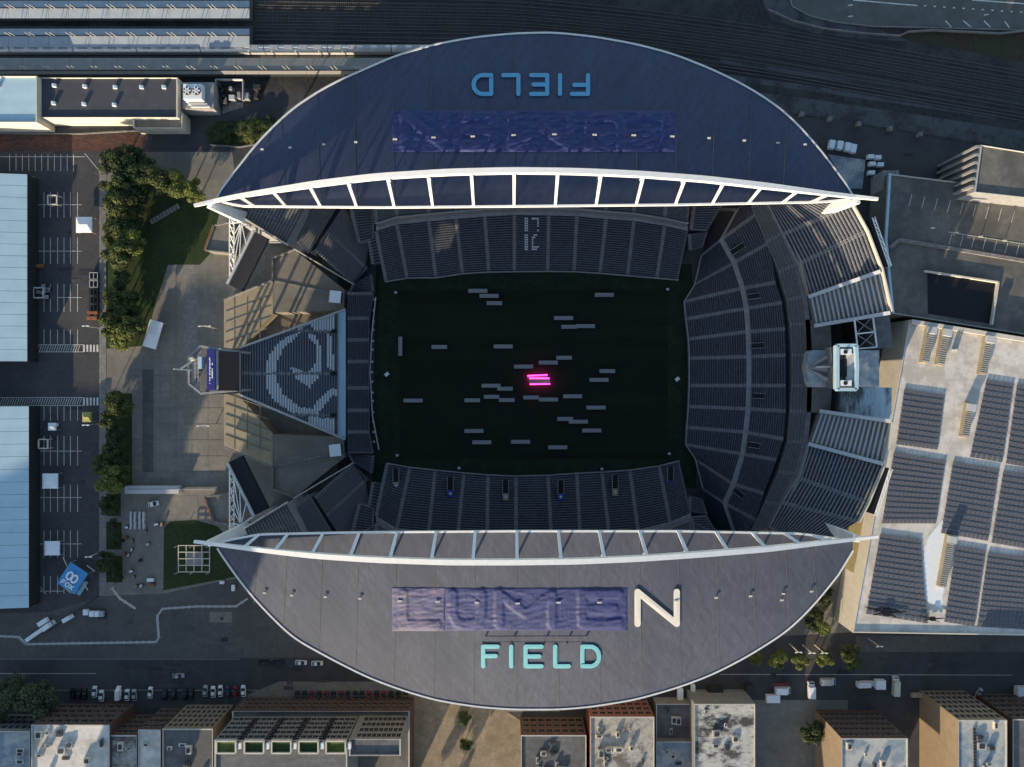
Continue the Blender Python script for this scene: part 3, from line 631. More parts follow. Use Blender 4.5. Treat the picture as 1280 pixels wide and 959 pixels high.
for i in range(N6):
    t0, t1 = i / N6, (i + 1) / N6; xa, xb = 300 + 122 * t0, 300 + 122 * t1; z = 32 - 23 * t0
    ya, yb = 436 - 46 * t0, 492.5 + 53 * t0
    mb.prism([P(xa, ya, z), P(xb, ya - 1, z), P(xb, yb + 1.2, z), P(xa, yb, z)], z - 1.5, z)
    ny = int((yb - ya) / 2.2)
    for k in range(ny):
        y0 = ya + (yb - ya) * (k + .03) / ny; y1 = ya + (yb - ya) * (k + .99) / ny; ym = (y0 + y1) / 2
        if abs(ym - 467) < 1.6 or (abs(ym - 414) < 1.4 and i > 17) or (abs(ym - 519) < 1.4 and i > 17): continue
        lit = any(inpoly((xa - 300) * 5.33, (ym - 380) * 5.33, pl) for pl in poly_light)
        tgt = sl_ if lit else sd_
        c0 = P(xa + .3, y0, z); c1 = P(xb - 1.0, y1, z); tgt.prism([(c0.x, c0.y), (c1.x, c0.y), (c1.x, c1.y), (c0.x, c1.y)], z + .05, z + .5, bottom=False)
mb.build('bleacher_steps', M['conc'], S6); sl_.build('pale_seats', mat('pale_seats', (.60, .63, .66), .6, .2, 2), S6, kind='stuff'); sd_.build('dark_seats', mat('slate_seats', (.045, .055, .078), .6, .3, 2), S6, kind='stuff')
ledge(S6, 'front_deck', [(422, 391), (422, 545)], [(432, 387), (432, 549)], 8.6, 'bluew')
mb = MB()
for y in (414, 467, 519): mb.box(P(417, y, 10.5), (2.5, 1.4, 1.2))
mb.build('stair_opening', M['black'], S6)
for a, b in (((300, 435), (431, 387)), ((300, 493.5), (431, 549))): MB().bar(P(*a, 32.7), P(*b, 9), .6, 1.4).build('flank_rail', M['steel'], S6)
for x in (320, 350, 380, 410):
    for y in (450, 485):
        z = 31 - 23 * (x - 300) / 122; p = P(x, y, z - 1); MB().bar((p.x, p.y, 0), p, .7).build('leg', M['steel'], S6)
# raised concrete decks either side of the bleacher
for sgn, label in ((1, 'stepped tan concrete deck catching the low sun beside the bleacher'), (-1, 'shaded tan concrete deck beside the bleacher next to dark screen')):
    f = lambda p: p if sgn == 1 else (p[0], 934 - p[1])
    D = thing('concourse_deck', label, 'deck', P(*f((330, 370))))
    def slab(name, pts, z, m, th=1.0): return MB().prism([P(*f(p), z) for p in pts], z - th if th else 0, z).build(name, M[m], D)
    slab('deck_slab', [(280, 375), (341, 349), (341, 392), (303, 434), (300, 462), (280, 466)], 7, 'conc_tan', 7)
    slab('deck_slab', [(341.5, 323), (341.5, 391), (430, 388), (430, 362), (368, 312)], 9, 'paving', 9)
    mb = MB()
    for a, b in (((280, 375), (341, 350)), ((341, 350), (341, 323)), ((341, 323), (368, 312))): mb.bar(P(*f(a), 9.6), P(*f(b), 9.6), .5, 1.2)
    mb.bar(P(*f((341, 351)), 9.15), P(*f((413, 366)), 9.15), .7, .3); mb.build('parapet', M['walk'], D)
    mb = MB()
    for k in range(6):
        y = 382 + 13 * k; mb.bar(P(*f((282, y + 8)), 7.1), P(*f((338, y - 12)), 7.1), .3, .2)
    for x in (293, 309, 325): mb.bar(P(*f((x, 372)), 7.08), P(*f((x, 436)), 7.08), .2, .15)
    mb.build('joint_strips', M['walk'], D)
    c = P(*f((419, 371)), 12.5); T = thing('white_booth', 'white flat-topped booth on deck, by the bleacher corner ' + ('near the navy roof' if sgn == 1 else 'near the grey roof'), 'booth', (c.x, c.y, 9))
    MB().box(c, (4.4, 4.6, .5), R(-6 * sgn)).build('roof_panel', M['tent'], T); MB().box(c - Vector((0, 0, 2)), (3.8, 4.0, 3.3), R(-6 * sgn)).build('walls', M['dark'], T)
    # lattice screen tower
    T = thing('screen_tower', 'white lattice tower carrying a long dark screen, ' + ('sunlit, beside the lawn' if sgn == 1 else 'shaded, beside the pergola lawn'), 'tower', P(*f((300, 300))))
    a, b = P(*f((319, 290)), 36), P(*f((286, 356)), 36); d = (b - a).normalized(); s = Vector((-d.y, d.x, 0)) * (1 if sgn == 1 else -1)
    MB().prism([a, b, b + s * 5.2, a + s * 5.2], 34.5, 36).build('screen', M['dark' if sgn == 1 else 'black'], T)
    MB().bar(a - s * .4, b - s * .4, .8, 1.6).build('screen_frame', M['steel'], T)
    mb = MB(); base = [P(*f((287, 262)), 8), P(*f((287, 352)), 8), P(*f((314, 296)), 8)]
    top = [P(*f((287, 268)), 36), P(*f((287, 350)), 36), P(*f((316, 288)), 36)]
    for i in range(3):
        j = (i + 1) % 3
        for k in range(7):
            t0, t1 = k / 7, (k + 1) / 7
            for z0_, A in ((0, top), (1, [p - Vector((0, 0, 4)) for p in top])):
                mb.bar(A[i].lerp(A[j], t0), A[i].lerp(A[j], t1), .35)
            lo = [p - Vector((0, 0, 4)) for p in top]
            mb.bar(top[i].lerp(top[j], t0), lo[i].lerp(lo[j], t1), .22); mb.bar(lo[i].lerp(lo[j], t0), top[i].lerp(top[j], t1), .22)
            if k % 2 and i < 2: mb.bar(top[i].lerp(top[j], t0), top[2].lerp(top[(i + 2) % 3 if i else 0], .5), .25)
        mb.bar((base[i].x, base[i].y, 0), top[i], .6)
    mb.build('lattice', M['white'], T)
    S7 = thing('entry_building', 'flat-roofed entry block with red-edged parapet ' + ('by the lawn' if sgn == 1 else 'by the pergola'), 'building', P(*f((275, 300))))
    pts = [f(p) for p in ((268, 282), (287, 278), (287, 316), (257, 313))]
    MB().prism([P(*p, 8) for p in pts], 0, 8).build('block', M['paving'], S7)
    mb = MB(); q = [P(*p, 8.5) for p in pts]
    for i in range(4): mb.bar(q[i], q[(i + 1) % 4], .5, 1.0)
    mb.build('parapet', M['walk'], S7); MB().bar(q[0] + Vector((-.35, 0, .3)), q[3] + Vector((-.35, 0, .3)), .4, .8).build('red_edge', M['rust'], S7)
# scoreboard tower behind the bleacher
T = thing('scoreboard_tower', 'dark scoreboard tower with blue name panel behind the bleacher point', 'tower', P(275, 465))
z = 40
hexa = [(251, 433), (299, 440), (299, 488), (252, 492), (237, 480), (237, 447)]
mb = MB(); q = [P(x, y, z) for x, y in hexa]
for i in range(6): mb.bar(q[i], q[(i + 1) % 6], .7, 1.4); mb.bar((q[i].x, q[i].y, 0), q[i], .9)
for k in range(1, 9): mb.bar(q[5].lerp(q[4], k / 9), q[0].lerp(q[3], k / 9), .25)
for k in range(1, 4): mb.bar(q[5].lerp(q[0], k / 4), q[4].lerp(q[3], k / 4), .35)
mb.build('frame', M['conc'], T)
MB().prism([P(x, y, 36) for x, y in hexa], 34, 36).build('platform', M['conc_dark'], T)
MB().prism([P(*p, 41) for p in rect(273.5, 440, 298.5, 488.5)], 38, 41).build('screen', M['black'], T)
o = MB().prism([P(*p, 41.3) for p in rect(258.5, 436.5, 268.5, 487.5)], 38, 41.3).build('name_panel', M['signblue'], T)
mb = MB(); random.seed(3)
for x0, y0, y1, wd in ((262.3, 447, 480, 1.6), (265.3, 453.5, 473, 1.9)):
    y = y0
    while y < y1:
        h = random.uniform(.9, 1.7)
        if random.random() < .93: mb.box(P(x0 + random.uniform(-.2, .2), y + h / 2, 41.4), (wd * .27 * random.uniform(.7, 1.1), h * .24, .06))
        y += h + .35
mb.build('panel_lettering', M['tent'], o)
MB().prism([P(*p, 40.5) for p in rect(269.5, 438, 273, 489)], 39, 40.5).build('catwalk', M['vent'], T)
MB().prism([P(*p, 41) for p in rect(247.5, 446, 252, 461)], 38, 41).build('equipment_cabinet', M['bluew'], T)
mb = MB(); mb.bar(P(240, 463, 40), P(217, 461.5, 44), .5); mb.bar(P(226, 461, 42.5), P(240, 452, 40), .6); mb.bar(P(238, 450, 41), P(242, 448, 41), 1.2); mb.build('mast', M['palewall'], T)
# tower block in the gap of the curved end
T = thing('tower_block', 'grey tower block with a white parapet box in the gap of the curved stand', 'tower', P(1050, 460))
MB().prism([P(*p, 36) for p in rect(1071, 438, 1099, 484)], 0, 36).build('rear_roof', M['broof'], T)
mb = MB(); z = 44
MB().prism([P(*p, z - 1.6) for p in rect(1046, 433, 1068, 486)], 0, z - 1.6).build('shaft', M['conc_dark'], T)
q = [P(*p, z) for p in ((1045.5, 432), (1069, 432), (1070, 460), (1069, 487), (1045.5, 487))]
for i in range(5): mb.bar(q[i], q[(i + 1) % 5], 1.1, 2.2)
mb.build('parapet', M['bluew'], T)
for y in (440, 479):
    o = MB().box(P(1056, y, z), (3.6, 1.9, 2.2)).build('air_handler', M['tent'], T); MB().tube([P(1057, y, z + 1), P(1057, y, z + 1.4)], .7, 10).build('fan', M['black'], o)
MB().box(P(1053, 460, z - .8), (2.4, 6, 1.5)).build('pit', M['black'], T); MB().box(P(1062, 460, z - .6), (2.6, 10, 1.0)).build('walkway', M['broof'], T)
mb = MB(); pz = 34
mb.prism([P(*p, pz) for p in ((1008, 459), (1011, 441), (1015, 438), (1044, 438), (1044, 484), (1015, 484), (1011, 478))], 30, pz); mb.build('canopy', M['broof'], T)
mb = MB(); tip = P(1009, 460, pz + .5)
for y0, y1 in ((438, 450), (450, 470), (470, 484)):
    a, b = P(1040, y0 + 1, pz + .3), P(1040, y1 - 1, pz + .3); mb.add([tip, a, b, (a + b) / 2 + Vector((0, 0, 2.0))], [(0, 1, 3), (0, 3, 2), (1, 2, 3)])
mb.build('canopy_ribs', M['conc'], T); MB().bar(P(1020, 459, pz + 2.2), P(1040, 458.5, pz + 3.2), .5, .5).build('spar', M['cream'], T)
for y in (443, 475): MB().box(P(1040, y, pz + .5), (2, 2.6, .8)).build('hatch', M['conc_tan'], T)
t2 = thing('braced_frame', 'white cross-braced steel frame beside the light bench seats', 'frame', P(1085, 420))
q = [P(*p, 34) for p in ((1068, 399), (1091, 396), (1096, 434), (1072, 436))]; m1, m2 = q[0].lerp(q[3], .5), q[1].lerp(q[2], .5); mb = MB()
for a, b in ((q[0], q[1]), (q[1], q[2]), (q[2], q[3]), (q[3], q[0]), (m1, m2)): mb.bar(a, b, .45)
mb.build('frame', M['white'], t2); mb = MB()
for a, b in ((q[0], m2), (q[1], m1), (m1, q[2]), (m2, q[3])): mb.bar(a - Vector((0, 0, .1)), b - Vector((0, 0, .1)), .25)
for p in q: mb.bar((p.x, p.y, 0), p, .5)
mb.build('cross_brace', M['conc'], t2)
MB().prism([P(*p, 26) for p in ((1092, 396), (1112, 393), (1116, 434), (1097, 436))], 0, 26).build('side_roof', M['groof'], T)
o = MB().prism([P(*p, 28) for p in ((1059, 490), (1070, 484.5), (1115, 484.5), (1114, 527), (1057, 519))], 0, 28).build('stained_roof', mat('stained_white_roof', (.36, .45, .50), .7, .15, .3, rgb2=(.10, .105, .10), scale2=.12, stretch=(1.6, .45, 1, -20)), T)
# ------------------------------------------------------------------ buildings
def windows(root, p0, p1, z0, z1, nx, nz, wf=.6, hf=.55, m='glass', skip=()):
    """a grid of windows on the wall running from p0 to p1 (outside on the left of that direction)"""
    p0, p1 = Vector((p0[0], p0[1], 0)), Vector((p1[0], p1[1], 0)); d = (p1 - p0); L = d.length; d.normalize(); n = Vector((-d.y, d.x, 0)); rz = math.atan2(d.y, d.x)
    cw, chh = L / nx, (z1 - z0) / nz; me = None
    mb = MB(); mb.box((0, 0, 0), (cw * wf, .24, chh * hf)); me = mb.mesh('window', M[m])
    fb = MB(); ww, hh = cw * wf, chh * hf
    fb.box((0, .03, -hh / 2 - .08), (ww + .3, .36, .16)); fb.box((0, .03, hh / 2 + .06), (ww + .2, .3, .12)); fb.box((0, .03, 0), (.1, .3, hh)); fm = fb.mesh('window_frame', M['conc_dark'])
    for i in range(nx):
        for k in range(nz):
            if (i, k) in skip: continue
            c = p0 + d * (cw * (i + .5)) + n * .02; c.z = z0 + chh * (k + .5)
            o = inst('window', me, root, c, rz); f = bpy.data.objects.new('frame', fm); C.objects.link(f); f.parent = o
def building(label, roofpx, z, wall, roofm, name='building', cat='building', par=.8, clutter=0, wins=None, wside=None):
    pts = [P(x, y, z) for x, y in roofpx]; c = sum(pts, Vector()) / len(pts)
    a = sum(pts[i].x * pts[(i + 1) % len(pts)].y - pts[(i + 1) % len(pts)].x * pts[i].y for i in range(len(pts)))
    if a < 0: pts = pts[::-1]
    t = thing(name, label, cat, (c.x, c.y, 0)); n = len(pts)
    mb = MB(); th = .4; ins = [p + (c - p).normalized() * th * 1.4 for p in pts]
    for i in range(n):
        j = (i + 1) % n; A, B, Ci, Di = pts[i], pts[j], ins[j], ins[i]
        mb.poly([(A.x, A.y, 0), (B.x, B.y, 0), (B.x, B.y, z), (A.x, A.y, z)]); mb.poly([(A.x, A.y, z), (B.x, B.y, z), (Ci.x, Ci.y, z), (Di.x, Di.y, z)], 1)
        mb.poly([(Di.x, Di.y, z - par), (Ci.x, Ci.y, z - par), (Ci.x, Ci.y, z), (Di.x, Di.y, z)][::-1], 1)
    mb.build('walls', [M[wall], M['vent' if wall != 'palewall' else 'palewall']], t)
    MB().poly([(p.x, p.y, z - par) for p in ins]).build('roof', M[roofm], t)
    rs = random.Random(label)
    xs = [p[0] for p in roofpx]; ys = [min(p[1], 990) for p in roofpx]
    for k in range(int(clutter * 2.2)):
        x = rs.uniform(min(xs) + 8, max(xs) - 8); y = rs.uniform(min(ys) + 5, max(ys) - 5); sx, sy, sz = rs.uniform(.6, 3.2), rs.uniform(.6, 3.2), rs.uniform(.4, 1.4)
        p = P(x, y, z - par); mb = MB(); mb.box(p + Vector((0, 0, sz / 2)), (sx, sy, sz)); mb.box(p + Vector((0, 0, sz + .1)), (sx * .6, sy * .6, .25), 0, 1); mb.build('roof_unit', [M[rs.choice(['vent', 'palewall', 'groof', 'wroof'])], M['dark']], t)
    if wins:
        up = sorted(pts, key=lambda p: -p.y)[:2]; up.sort(key=lambda p: -p.x); windows(t, up[0] * 1, up[1] * 1, wins[2], wins[3], wins[0], wins[1], *wins[4:])
    return t
# (outside is to the left of the wall direction, so the street front runs from right to left: normal points up the picture)
def front(t, x0, x1, y, zr, z0, z1, nx, nz, wf=.6, hf=.5):
    a, b = P(x0, y, zr), P(x1, y, zr); windows(t, a, b, z0, z1, nx, nz, wf, hf)
b = building('low dark-roofed building left of the sunlit weathered roof', rect(-60, 914, 37.5, 1040), 14, 'grwall', 'broof', clutter=4); front(b, -50, 36, 914, 14, 1, 13, 10, 3)
b = building('brown brick block with a big patchy cream weathered roof', rect(39, 906, 137, 1040), 18, 'brick', 'wroof', clutter=9); front(b, 41, 136, 906, 18, 1, 17, 9, 4, .55, .5)
b = building('narrow brick building with speckled grey roof by the cream roof', rect(138, 919, 171, 1040), 17, 'brick', 'wroof2', clutter=3); front(b, 139, 170, 919, 17, 1, 16, 4, 4)
b = building('narrow tan building with a notched pale roof', rect(172.5, 912, 201, 1040), 18, 'brick', 'wroof', clutter=2); front(b, 173, 200, 912, 18, 1, 17, 4, 4)
b = building('stone office block with dark flat roof and rows of windows', rect(203, 911, 266, 1040), 20, 'tanwall', 'groof', clutter=5); front(b, 205, 265, 911, 20, 1, 19, 9, 5, .5, .5)
b = building('brown brick podium in front of the green-roofed block', rect(290, 889, 512, 1000), 12.5, 'brick', 'deck'); front(b, 292, 511, 889, 12.5, 1, 11.5, 26, 3, .5, .5)
t = building('glass and metal office block with planted green roof boxes', rect(268, 925, 434, 1040), 30, 'grwall', 'groof'); front(t, 270, 433, 925, 30, 12.8, 29.5, 22, 5, .75, .45)
for i, x in enumerate((270, 305, 339, 373, 407)):
    q = [P(*p, 31) for p in rect(x + 1, 926, x + 25, 941)]; mb = MB()
    for k in range(4): mb.bar(q[k], q[(k + 1) % 4], .45, 1.2)
    o = mb.build('roof_planter', M['palewall'], t)
    MB().prism([P(*p, 30.9) for p in rect(x + 2, 927, x + 24, 940)], 29.6, 30.9).build('planting', M['green' if i in (0, 4) else 'green2'], o)
    MB().box(P(x + 30, 932, 30.5), (1.1, 2.0, 1.3)).build('roof_unit', M['tent'], t)
    if i: 
        MB().prism([P(*p, 29.9) for p in rect(x - 8.5, 924.6, x - .5, 926)], 13, 29.9).build('stair_bay', M['black'], t)
t = building('pale office wing with flat roof next to the tan plaza', rect(436, 924, 501, 945), 30, 'grwall', 'groof'); front(t, 444, 500, 924, 30, 12.8, 29.5, 9, 4, .7, .5)
b = building('dark brown warehouse with charcoal roof by the tan plaza', rect(651, 919, 733, 1040), 15, 'brick', 'groof', clutter=5); front(b, 653, 732, 919, 15, 1, 14, 8, 3)
b = building('red brick building with a cluttered white weathered roof', rect(738, 896, 818, 1040), 17, 'brickr', 'wroof2', clutter=8); front(b, 740, 817, 896, 17, 1, 16, 8, 4)
b = building('low dark flat-roofed annex between the white weathered roofs', rect(820, 880, 866, 926), 6, 'grwall', 'groof', clutter=2)
b = building('low blue-grey metal roof behind the dark annex', rect(820, 927, 866, 1040), 8, 'grwall', 'broof', clutter=2)
b = building('block with a large black-streaked white roof facing the street', rect(868, 880, 944, 1040), 13, 'grwall', 'streak' if 'streak' in M else 'wroof2', clutter=3)
b = building('tan-sided block with many small windows behind a round tree', rect(1052, 923, 1135, 1060), 23, 'tanwall', 'broof', clutter=4)
bp = P(1052, 923, 23); bq = P(1135, 923, 23); MB().poly([(bq.x, bq.y + .06, 0), (bp.x, bp.y + .06, 0), (bp.x, bp.y + .06, 22.9), (bq.x, bq.y + .06, 22.9)]).build('brick_front', M['brick'], b); windows(b, P(1053, 922.7, 23), P(1134, 922.7, 23), 2, 22, 12, 5, .55, .5)
b = building('tall tan-sided block with a dotted pale roof', rect(1198, 900, 1259, 1060), 25, 'tanwall', 'broof', clutter=4); front(b, 1199, 1258, 900, 25, 1, 24, 8, 6, .55, .5)
for k in range(14): MB().box(P(1218 + k * .1, 912 + k * 4.2, 24.6), (.9, .7, .5)).build('roof_vent', M['dark'], b)
b = building('brick block with grey roof next to the tall tan-sided block', rect(1266, 899, 1360, 1060), 22, 'brick', 'groof', clutter=3); front(b, 1267, 1358, 899, 22, 1, 21, 10, 5)
# unseen towers, added out of frame; the left ones shade plaza, lot and bleacher
for k, (x, y, wx, wy, hz) in enumerate(((-262, -225, 70, 30, 50), (-260, -268, 18, 24, 72), (-202, -272, 24, 30, 106), (-15, -300, 34, 30, 44), (60, -300, 44, 30, 40), (150, -300, 40, 30, 40))):
    t = thing('shade_tower', 'grey tower with glass bands, added out of view to cast shade', 'building', (x, y, 0), group='towers added to cast shade')
    MB().box((0, 0, hz / 2), (wx, wy, hz)).build('walls', M['grwall'], t, world=False); MB().box((0, 0, hz + .6), (wx - 2, wy - 2, 1.2)).build('roof', M['groof'], t, world=False)
    for s in (-1, 1):
        mb = MB()
        for i in range(int(hz / 3.6)): mb.box((0, s * wy / 2, 3 + i * 3.6), (wx - 2, .2, 1.8))
        mb.build('window_bands', M['glass'], t, world=False)

# long white halls at the edge of the lot
for (y0, y1, x1, lab) in ((218, 452, 33.5, 'long white sheeted hall roof with pale end panels by the parking lot'), (508, 760, 35.5, 'long white sheeted hall roof beside the blue printed tent')):
    z = 7; t = thing('exhibition_hall', lab, 'hall', P(-40, (y0 + y1) / 2))
    MB().prism([P(*p, z) for p in rect(-130, y0, x1, y1)], 0, z - .3).build('walls', M['dark'], t)
    n = 16
    for k in range(n):
        ya, yb = y0 + (y1 - y0) * k / n, y0 + (y1 - y0) * (k + 1) / n - .35
        a, b_, c_, d_ = P(x1 + .5, ya, z), P(-45, ya, z), P(-45, yb, z), P(x1 + .5, yb, z)
        e, f_ = P(-135, ya, z), P(-135, yb, z)
        mb = MB(); up_ = Vector((0, 0, 3.2)); mb.poly([a, b_ + up_, c_ + up_, d_][::-1]); mb.poly([b_ + up_, e, f_, c_ + up_][::-1]); mb.build('roof_panel', M['bluew'], t)
    for k in range(17):
        y = y0 + 4 + (y1 - y0 - 8) * k / 16; o = MB().box(P(41, y, .8), (1.6, .9, 1.5)).build('anchor_block', M['walk'], t); MB().bar(P(40, y, 1.4), P(x1, y, z - .8), .1).build('guy_line', M['steel'], o)
# building with loading docks, by the brick street
b = building('flat dark-roofed warehouse with loading docks by the brick street', rect(47, 97, 222, 147), 9, 'palewall', 'bldg_dark')
for x, y in ((68, 107), (106, 108), (144, 109), (177, 109), (205, 109), (67, 129), (105, 130), (143, 131)): 
    o = MB().box(P(x, y, 8.9), (1.4, 1.2, 1.0)).build('skylight', M['tent'], b); MB().box(P(x, y, 9.45), (1.0, .8, .12)).build('lens', M['bluew'], o)
for x in (74, 112, 148): MB().box(P(x, 152, 2.6) + Vector((0, 0, 0)), (6.5, .5, 4.4)).build('dock_door', M['dark'], b)
building('white metal-roofed building with lifted hatch, beside the dark-roofed warehouse', rect(-60, 95, 46, 153), 11, 'palewall', 'bluew', clutter=2)
b = building('small low annex with roof openings by the warehouse corner', rect(166, 141, 228, 160), 7, 'palewall', 'paving')
for x in (184, 207): MB().box(P(x, 145, 6.5), (5.5, 1.2, .8)).build('roof_opening', M['black'], b)
t = thing('cooling_unit', 'white rooftop cooling unit with two round fans', 'cooling unit', P(245, 118))
MB().prism([P(*p, 7) for p in rect(228, 103, 267, 136)], 0, 7).build('plinth', M['conc'], t); MB().prism([P(*p, 10) for p in rect(229, 105, 252, 124)], 7, 10).build('casing', M['tent'], t)
for x in (234.5, 246):
    c = P(x, 114, 10.1); ring = MB().tube([c, c + Vector((0, 0, .5))], 1.55, 16).build('fan_ring', M['dark'], t); mb = MB()
    for k in range(6): a = k * math.pi / 3; mb.box(c + Vector((math.cos(a) * .85, math.sin(a) * .85, .6)), (1.2, .5, .08), a)
    mb.build('fan_blades', M['tent'], ring)
mb = MB()
for k in range(3): q = [P(*p, 8 + k * .01) for p in rect(232 + k * 3, 126 + k * 3, 256 + k * 3, 128 + k * 3)]; mb.prism(q, 7, 8 + k * .01)
mb.build('pipework', M['steel'], t)
t = thing('substation', 'fenced yard of dark electrical equipment next to the cooling unit', 'substation', P(290, 118))
rs = random.Random(5)
for k in range(12): MB().box(P(rs.uniform(272, 330), rs.uniform(103, 128), 1.5), (rs.uniform(1, 3), rs.uniform(1, 2.5), 3)).build('cabinet', M[rs.choice(['conc', 'dark', 'steel', 'groof'])], t)
mb = MB()
for a, b_ in (((270, 100), (304, 100)), ((304, 100), (304, 126)), ((270, 100), (270, 138))): mb.bar(P(*a, 3), P(*b_, 3), .3, 1.5)
mb.build('fence', M['steel'], t); MB().prism([P(*p, .3) for p in ((278, 128), (304, 128), (304, 134), (278, 142))], .06, .3).build('slab', M['walk'], t)
# platform canopies and the train
for x1, y0, yr, y1, m, lab in ((312, 1, 10, 23, 'bluew', 'outer pale blue-grey platform canopy roof in the rail yard'), (312, 36, 44.5, 59, 'bluew', 'pale blue-grey platform canopy roof beside the silver train'), (620, 72.5, 88, 93, 'conc', 'long grey platform canopy roof between train and warehouse')):
    t = thing('platform_canopy', lab, 'canopy', P(100, yr)); n = 16 if x1 < 400 else 24
    mm = mat('canopy_sheet', (.27, .31, .35), .6, .12, .3) if m == 'bluew' else mat('canopy_felt', (.22, .215, .20), .8, .12, .4)
    for k in range(n):
        xa, xb = -90 + (x1 + 90) * k / n, -90 + (x1 + 90) * (k + 1) / n - .3; z = 6
        MB().poly([P(xa, y1, z - .8), P(xb, y1, z - .8), P(xb, yr, z), P(xa, yr, z)]).build('roof_panel', mm, t); MB().poly([P(xa, yr, z), P(xb, yr, z), P(xb, y0, z - .6), P(xa, y0, z - .6)]).build('roof_panel', mm, t)
        c = P((xa + xb) / 2, (y0 + y1) / 2, 0); MB().bar(c, c + Vector((0, 0, 5.2)), .4).build('post', M['dark'], t)
        c = P(xa + 4, yr + (1 if m == 'bluew' else -1), z); mb = MB(); mb.bar(c, c + Vector((-.6, 0, 3.2)), .16); mb.bar(c + Vector((1.6, 0, 0)), c + Vector((1.0, 0, 3.2)), .16); mb.build('lamp_post', M['palewall'], t)
    MB().bar(P(-90, yr, 6.12), P(x1, yr, 6.12), .35, .2).build('ridge', M['dark'], t)
    zone('platform', rect(-90, y0 - 3, x1 + 4, y1 + 3), .6, M['paving2'])
x = -58
for k in range(8):
    x1 = x + 78.5; t = thing('passenger_rail_car', 'silver passenger rail car coupled in the train beside the platform canopy', 'rail car', P((x + x1) / 2, 66), group='cars of the silver train')
    zt = 4.4; ya, yb = 61, 70; sec = [(0, 1.0), (0, 3.4), (.25, 4.1), (.5, 4.4), (.75, 4.1), (1, 3.4), (1, 1.0)]; mb = MB()
    A = [P(x, ya + (yb - ya) * s, 0) + Vector((0, 0, h)) for s, h in sec]; B = [P(x1 - 1, ya + (yb - ya) * s, 0) + Vector((0, 0, h)) for s, h in sec]; n = len(sec)
    mb.add(A + B, [(i, n + i, n + i + 1, i + 1) for i in range(n - 1)] + [tuple(range(n)), tuple(range(2 * n - 1, n - 1, -1))]); mb.build('body', M['train'], t)
    for i in range(4): MB().box(P(x + 12 + i * 18, 65.5, 0) + Vector((0, 0, 4.45)), (3.2, 1.5, .3)).build('roof_hatch', M['cars'], t)
    for i in (12, 66): MB().box(P(x + i, 65.5, .65), (3.2, 2.2, .8)).build('bogie', M['dark'], t)
    x = x1
zone('gravel_strip', rect(-300, 94.5, 480, 99), .05, M['ballast'])

# parking garage, vent-wall building and solar hall at the right
G = building('parking garage deck with a dark sunken light well and pale wall', [(1112, 217), (1420, 255), (1420, 440), (1116, 392), (1107, 300)], 14, 'deck', 'deck', par=.9, name='parking_garage', cat='parking garage')
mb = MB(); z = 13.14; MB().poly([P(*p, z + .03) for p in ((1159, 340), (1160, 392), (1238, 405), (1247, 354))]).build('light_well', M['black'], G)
for a, b_ in (((1155, 339), (1247, 353)), ((1247, 353), (1239, 406))): mb.bar(P(*a, z + .7), P(*b_, z + .7), .6, 1.4)
mb.build('well_wall', M['palewall'], G); mb = MB(); q = [P(*p, z + .5) for p in ((1112, 310), (1124, 300), (1280, 326), (1420, 350))]
for a, b_ in zip(q, q[1:]): mb.bar(a, b_, 1.3, 1.0)
mb.build('ramp_wall', M['walk'], G)
mb = MB()
for k in range(11): x = 1190 + 14 * k; mb.bar(P(x, 292 + .16 * (x - 1190), 13.2), P(x - 4, 306 + .16 * (x - 1190), 13.2), .2, .06)
for k in range(9): x = 1140 + 16 * k; mb.bar(P(x, 243 + .16 * (x - 1140), 13.2), P(x - 4, 258 + .16 * (x - 1140), 13.2), .2, .06)
mb.bar(P(1185, 290, 13.2), P(1330, 313, 13.2), .2, .06); mb.build('bay_markings', M['white_line'], G)
for x, y in ((1196, 291), (1226, 296), (1256, 301), (1166, 285)): o = MB().bar(P(x, y, 13), P(x, y, 17), .2).build('lamp_post', M['walk'], G); MB().box(P(x, y, 17), (1.5, .6, .3)).build('lamp_head', M['palewall'], o)
mb = MB(); q = [P(*p, 14.3) for p in ((1112, 217), (1107, 300), (1116, 392))]
for a, b_ in zip(q, q[1:]): mb.bar(a, b_, .9, 1.0)
mb.build('edge_wall', M['bluew'], G)
b = building('concrete garage wing with deep vertical fins above the service yard', [(1226, 181), (1420, 212), (1420, 262), (1218, 240)], 24, 'conc', 'deck', par=.8)
for k in range(6): a = P(1226 - 1.4 * k, 183 + 10 * k, 24); MB().bar((a.x - .9, a.y, 0), (a.x - .9, a.y, 24), 1.4, .9).build('fin', M['conc'], b)
for k in range(4): x = 1226 - 1.6 * k; MB().bar(P(x - .4, 186 + 12 * k, 23.3), P(x - 1.9, 196 + 12 * k, 23.3), .5, 1).build('coping', M['palewall'], b)
for k, yy in enumerate((0, 1, 2, 3)): MB().box(P(1098 + 5 * yy, 232, 5), (1.3, 9, 10)).build('fin', M['conc'], G)
HALL = [(1137, 400), (1420, 446), (1420, 797), (1066, 791)]
B = building('large pale-roofed hall carrying fields of solar panels', HALL, 16, 'palewall', 'wroof', par=.7, name='solar_hall', cat='building')
mb = MB(); mb.bar(P(1139, 402, 16.3), P(1420, 447, 16.3), 1.6, .9); mb.build('coping', M['palewall'], B)
zr = 15.3
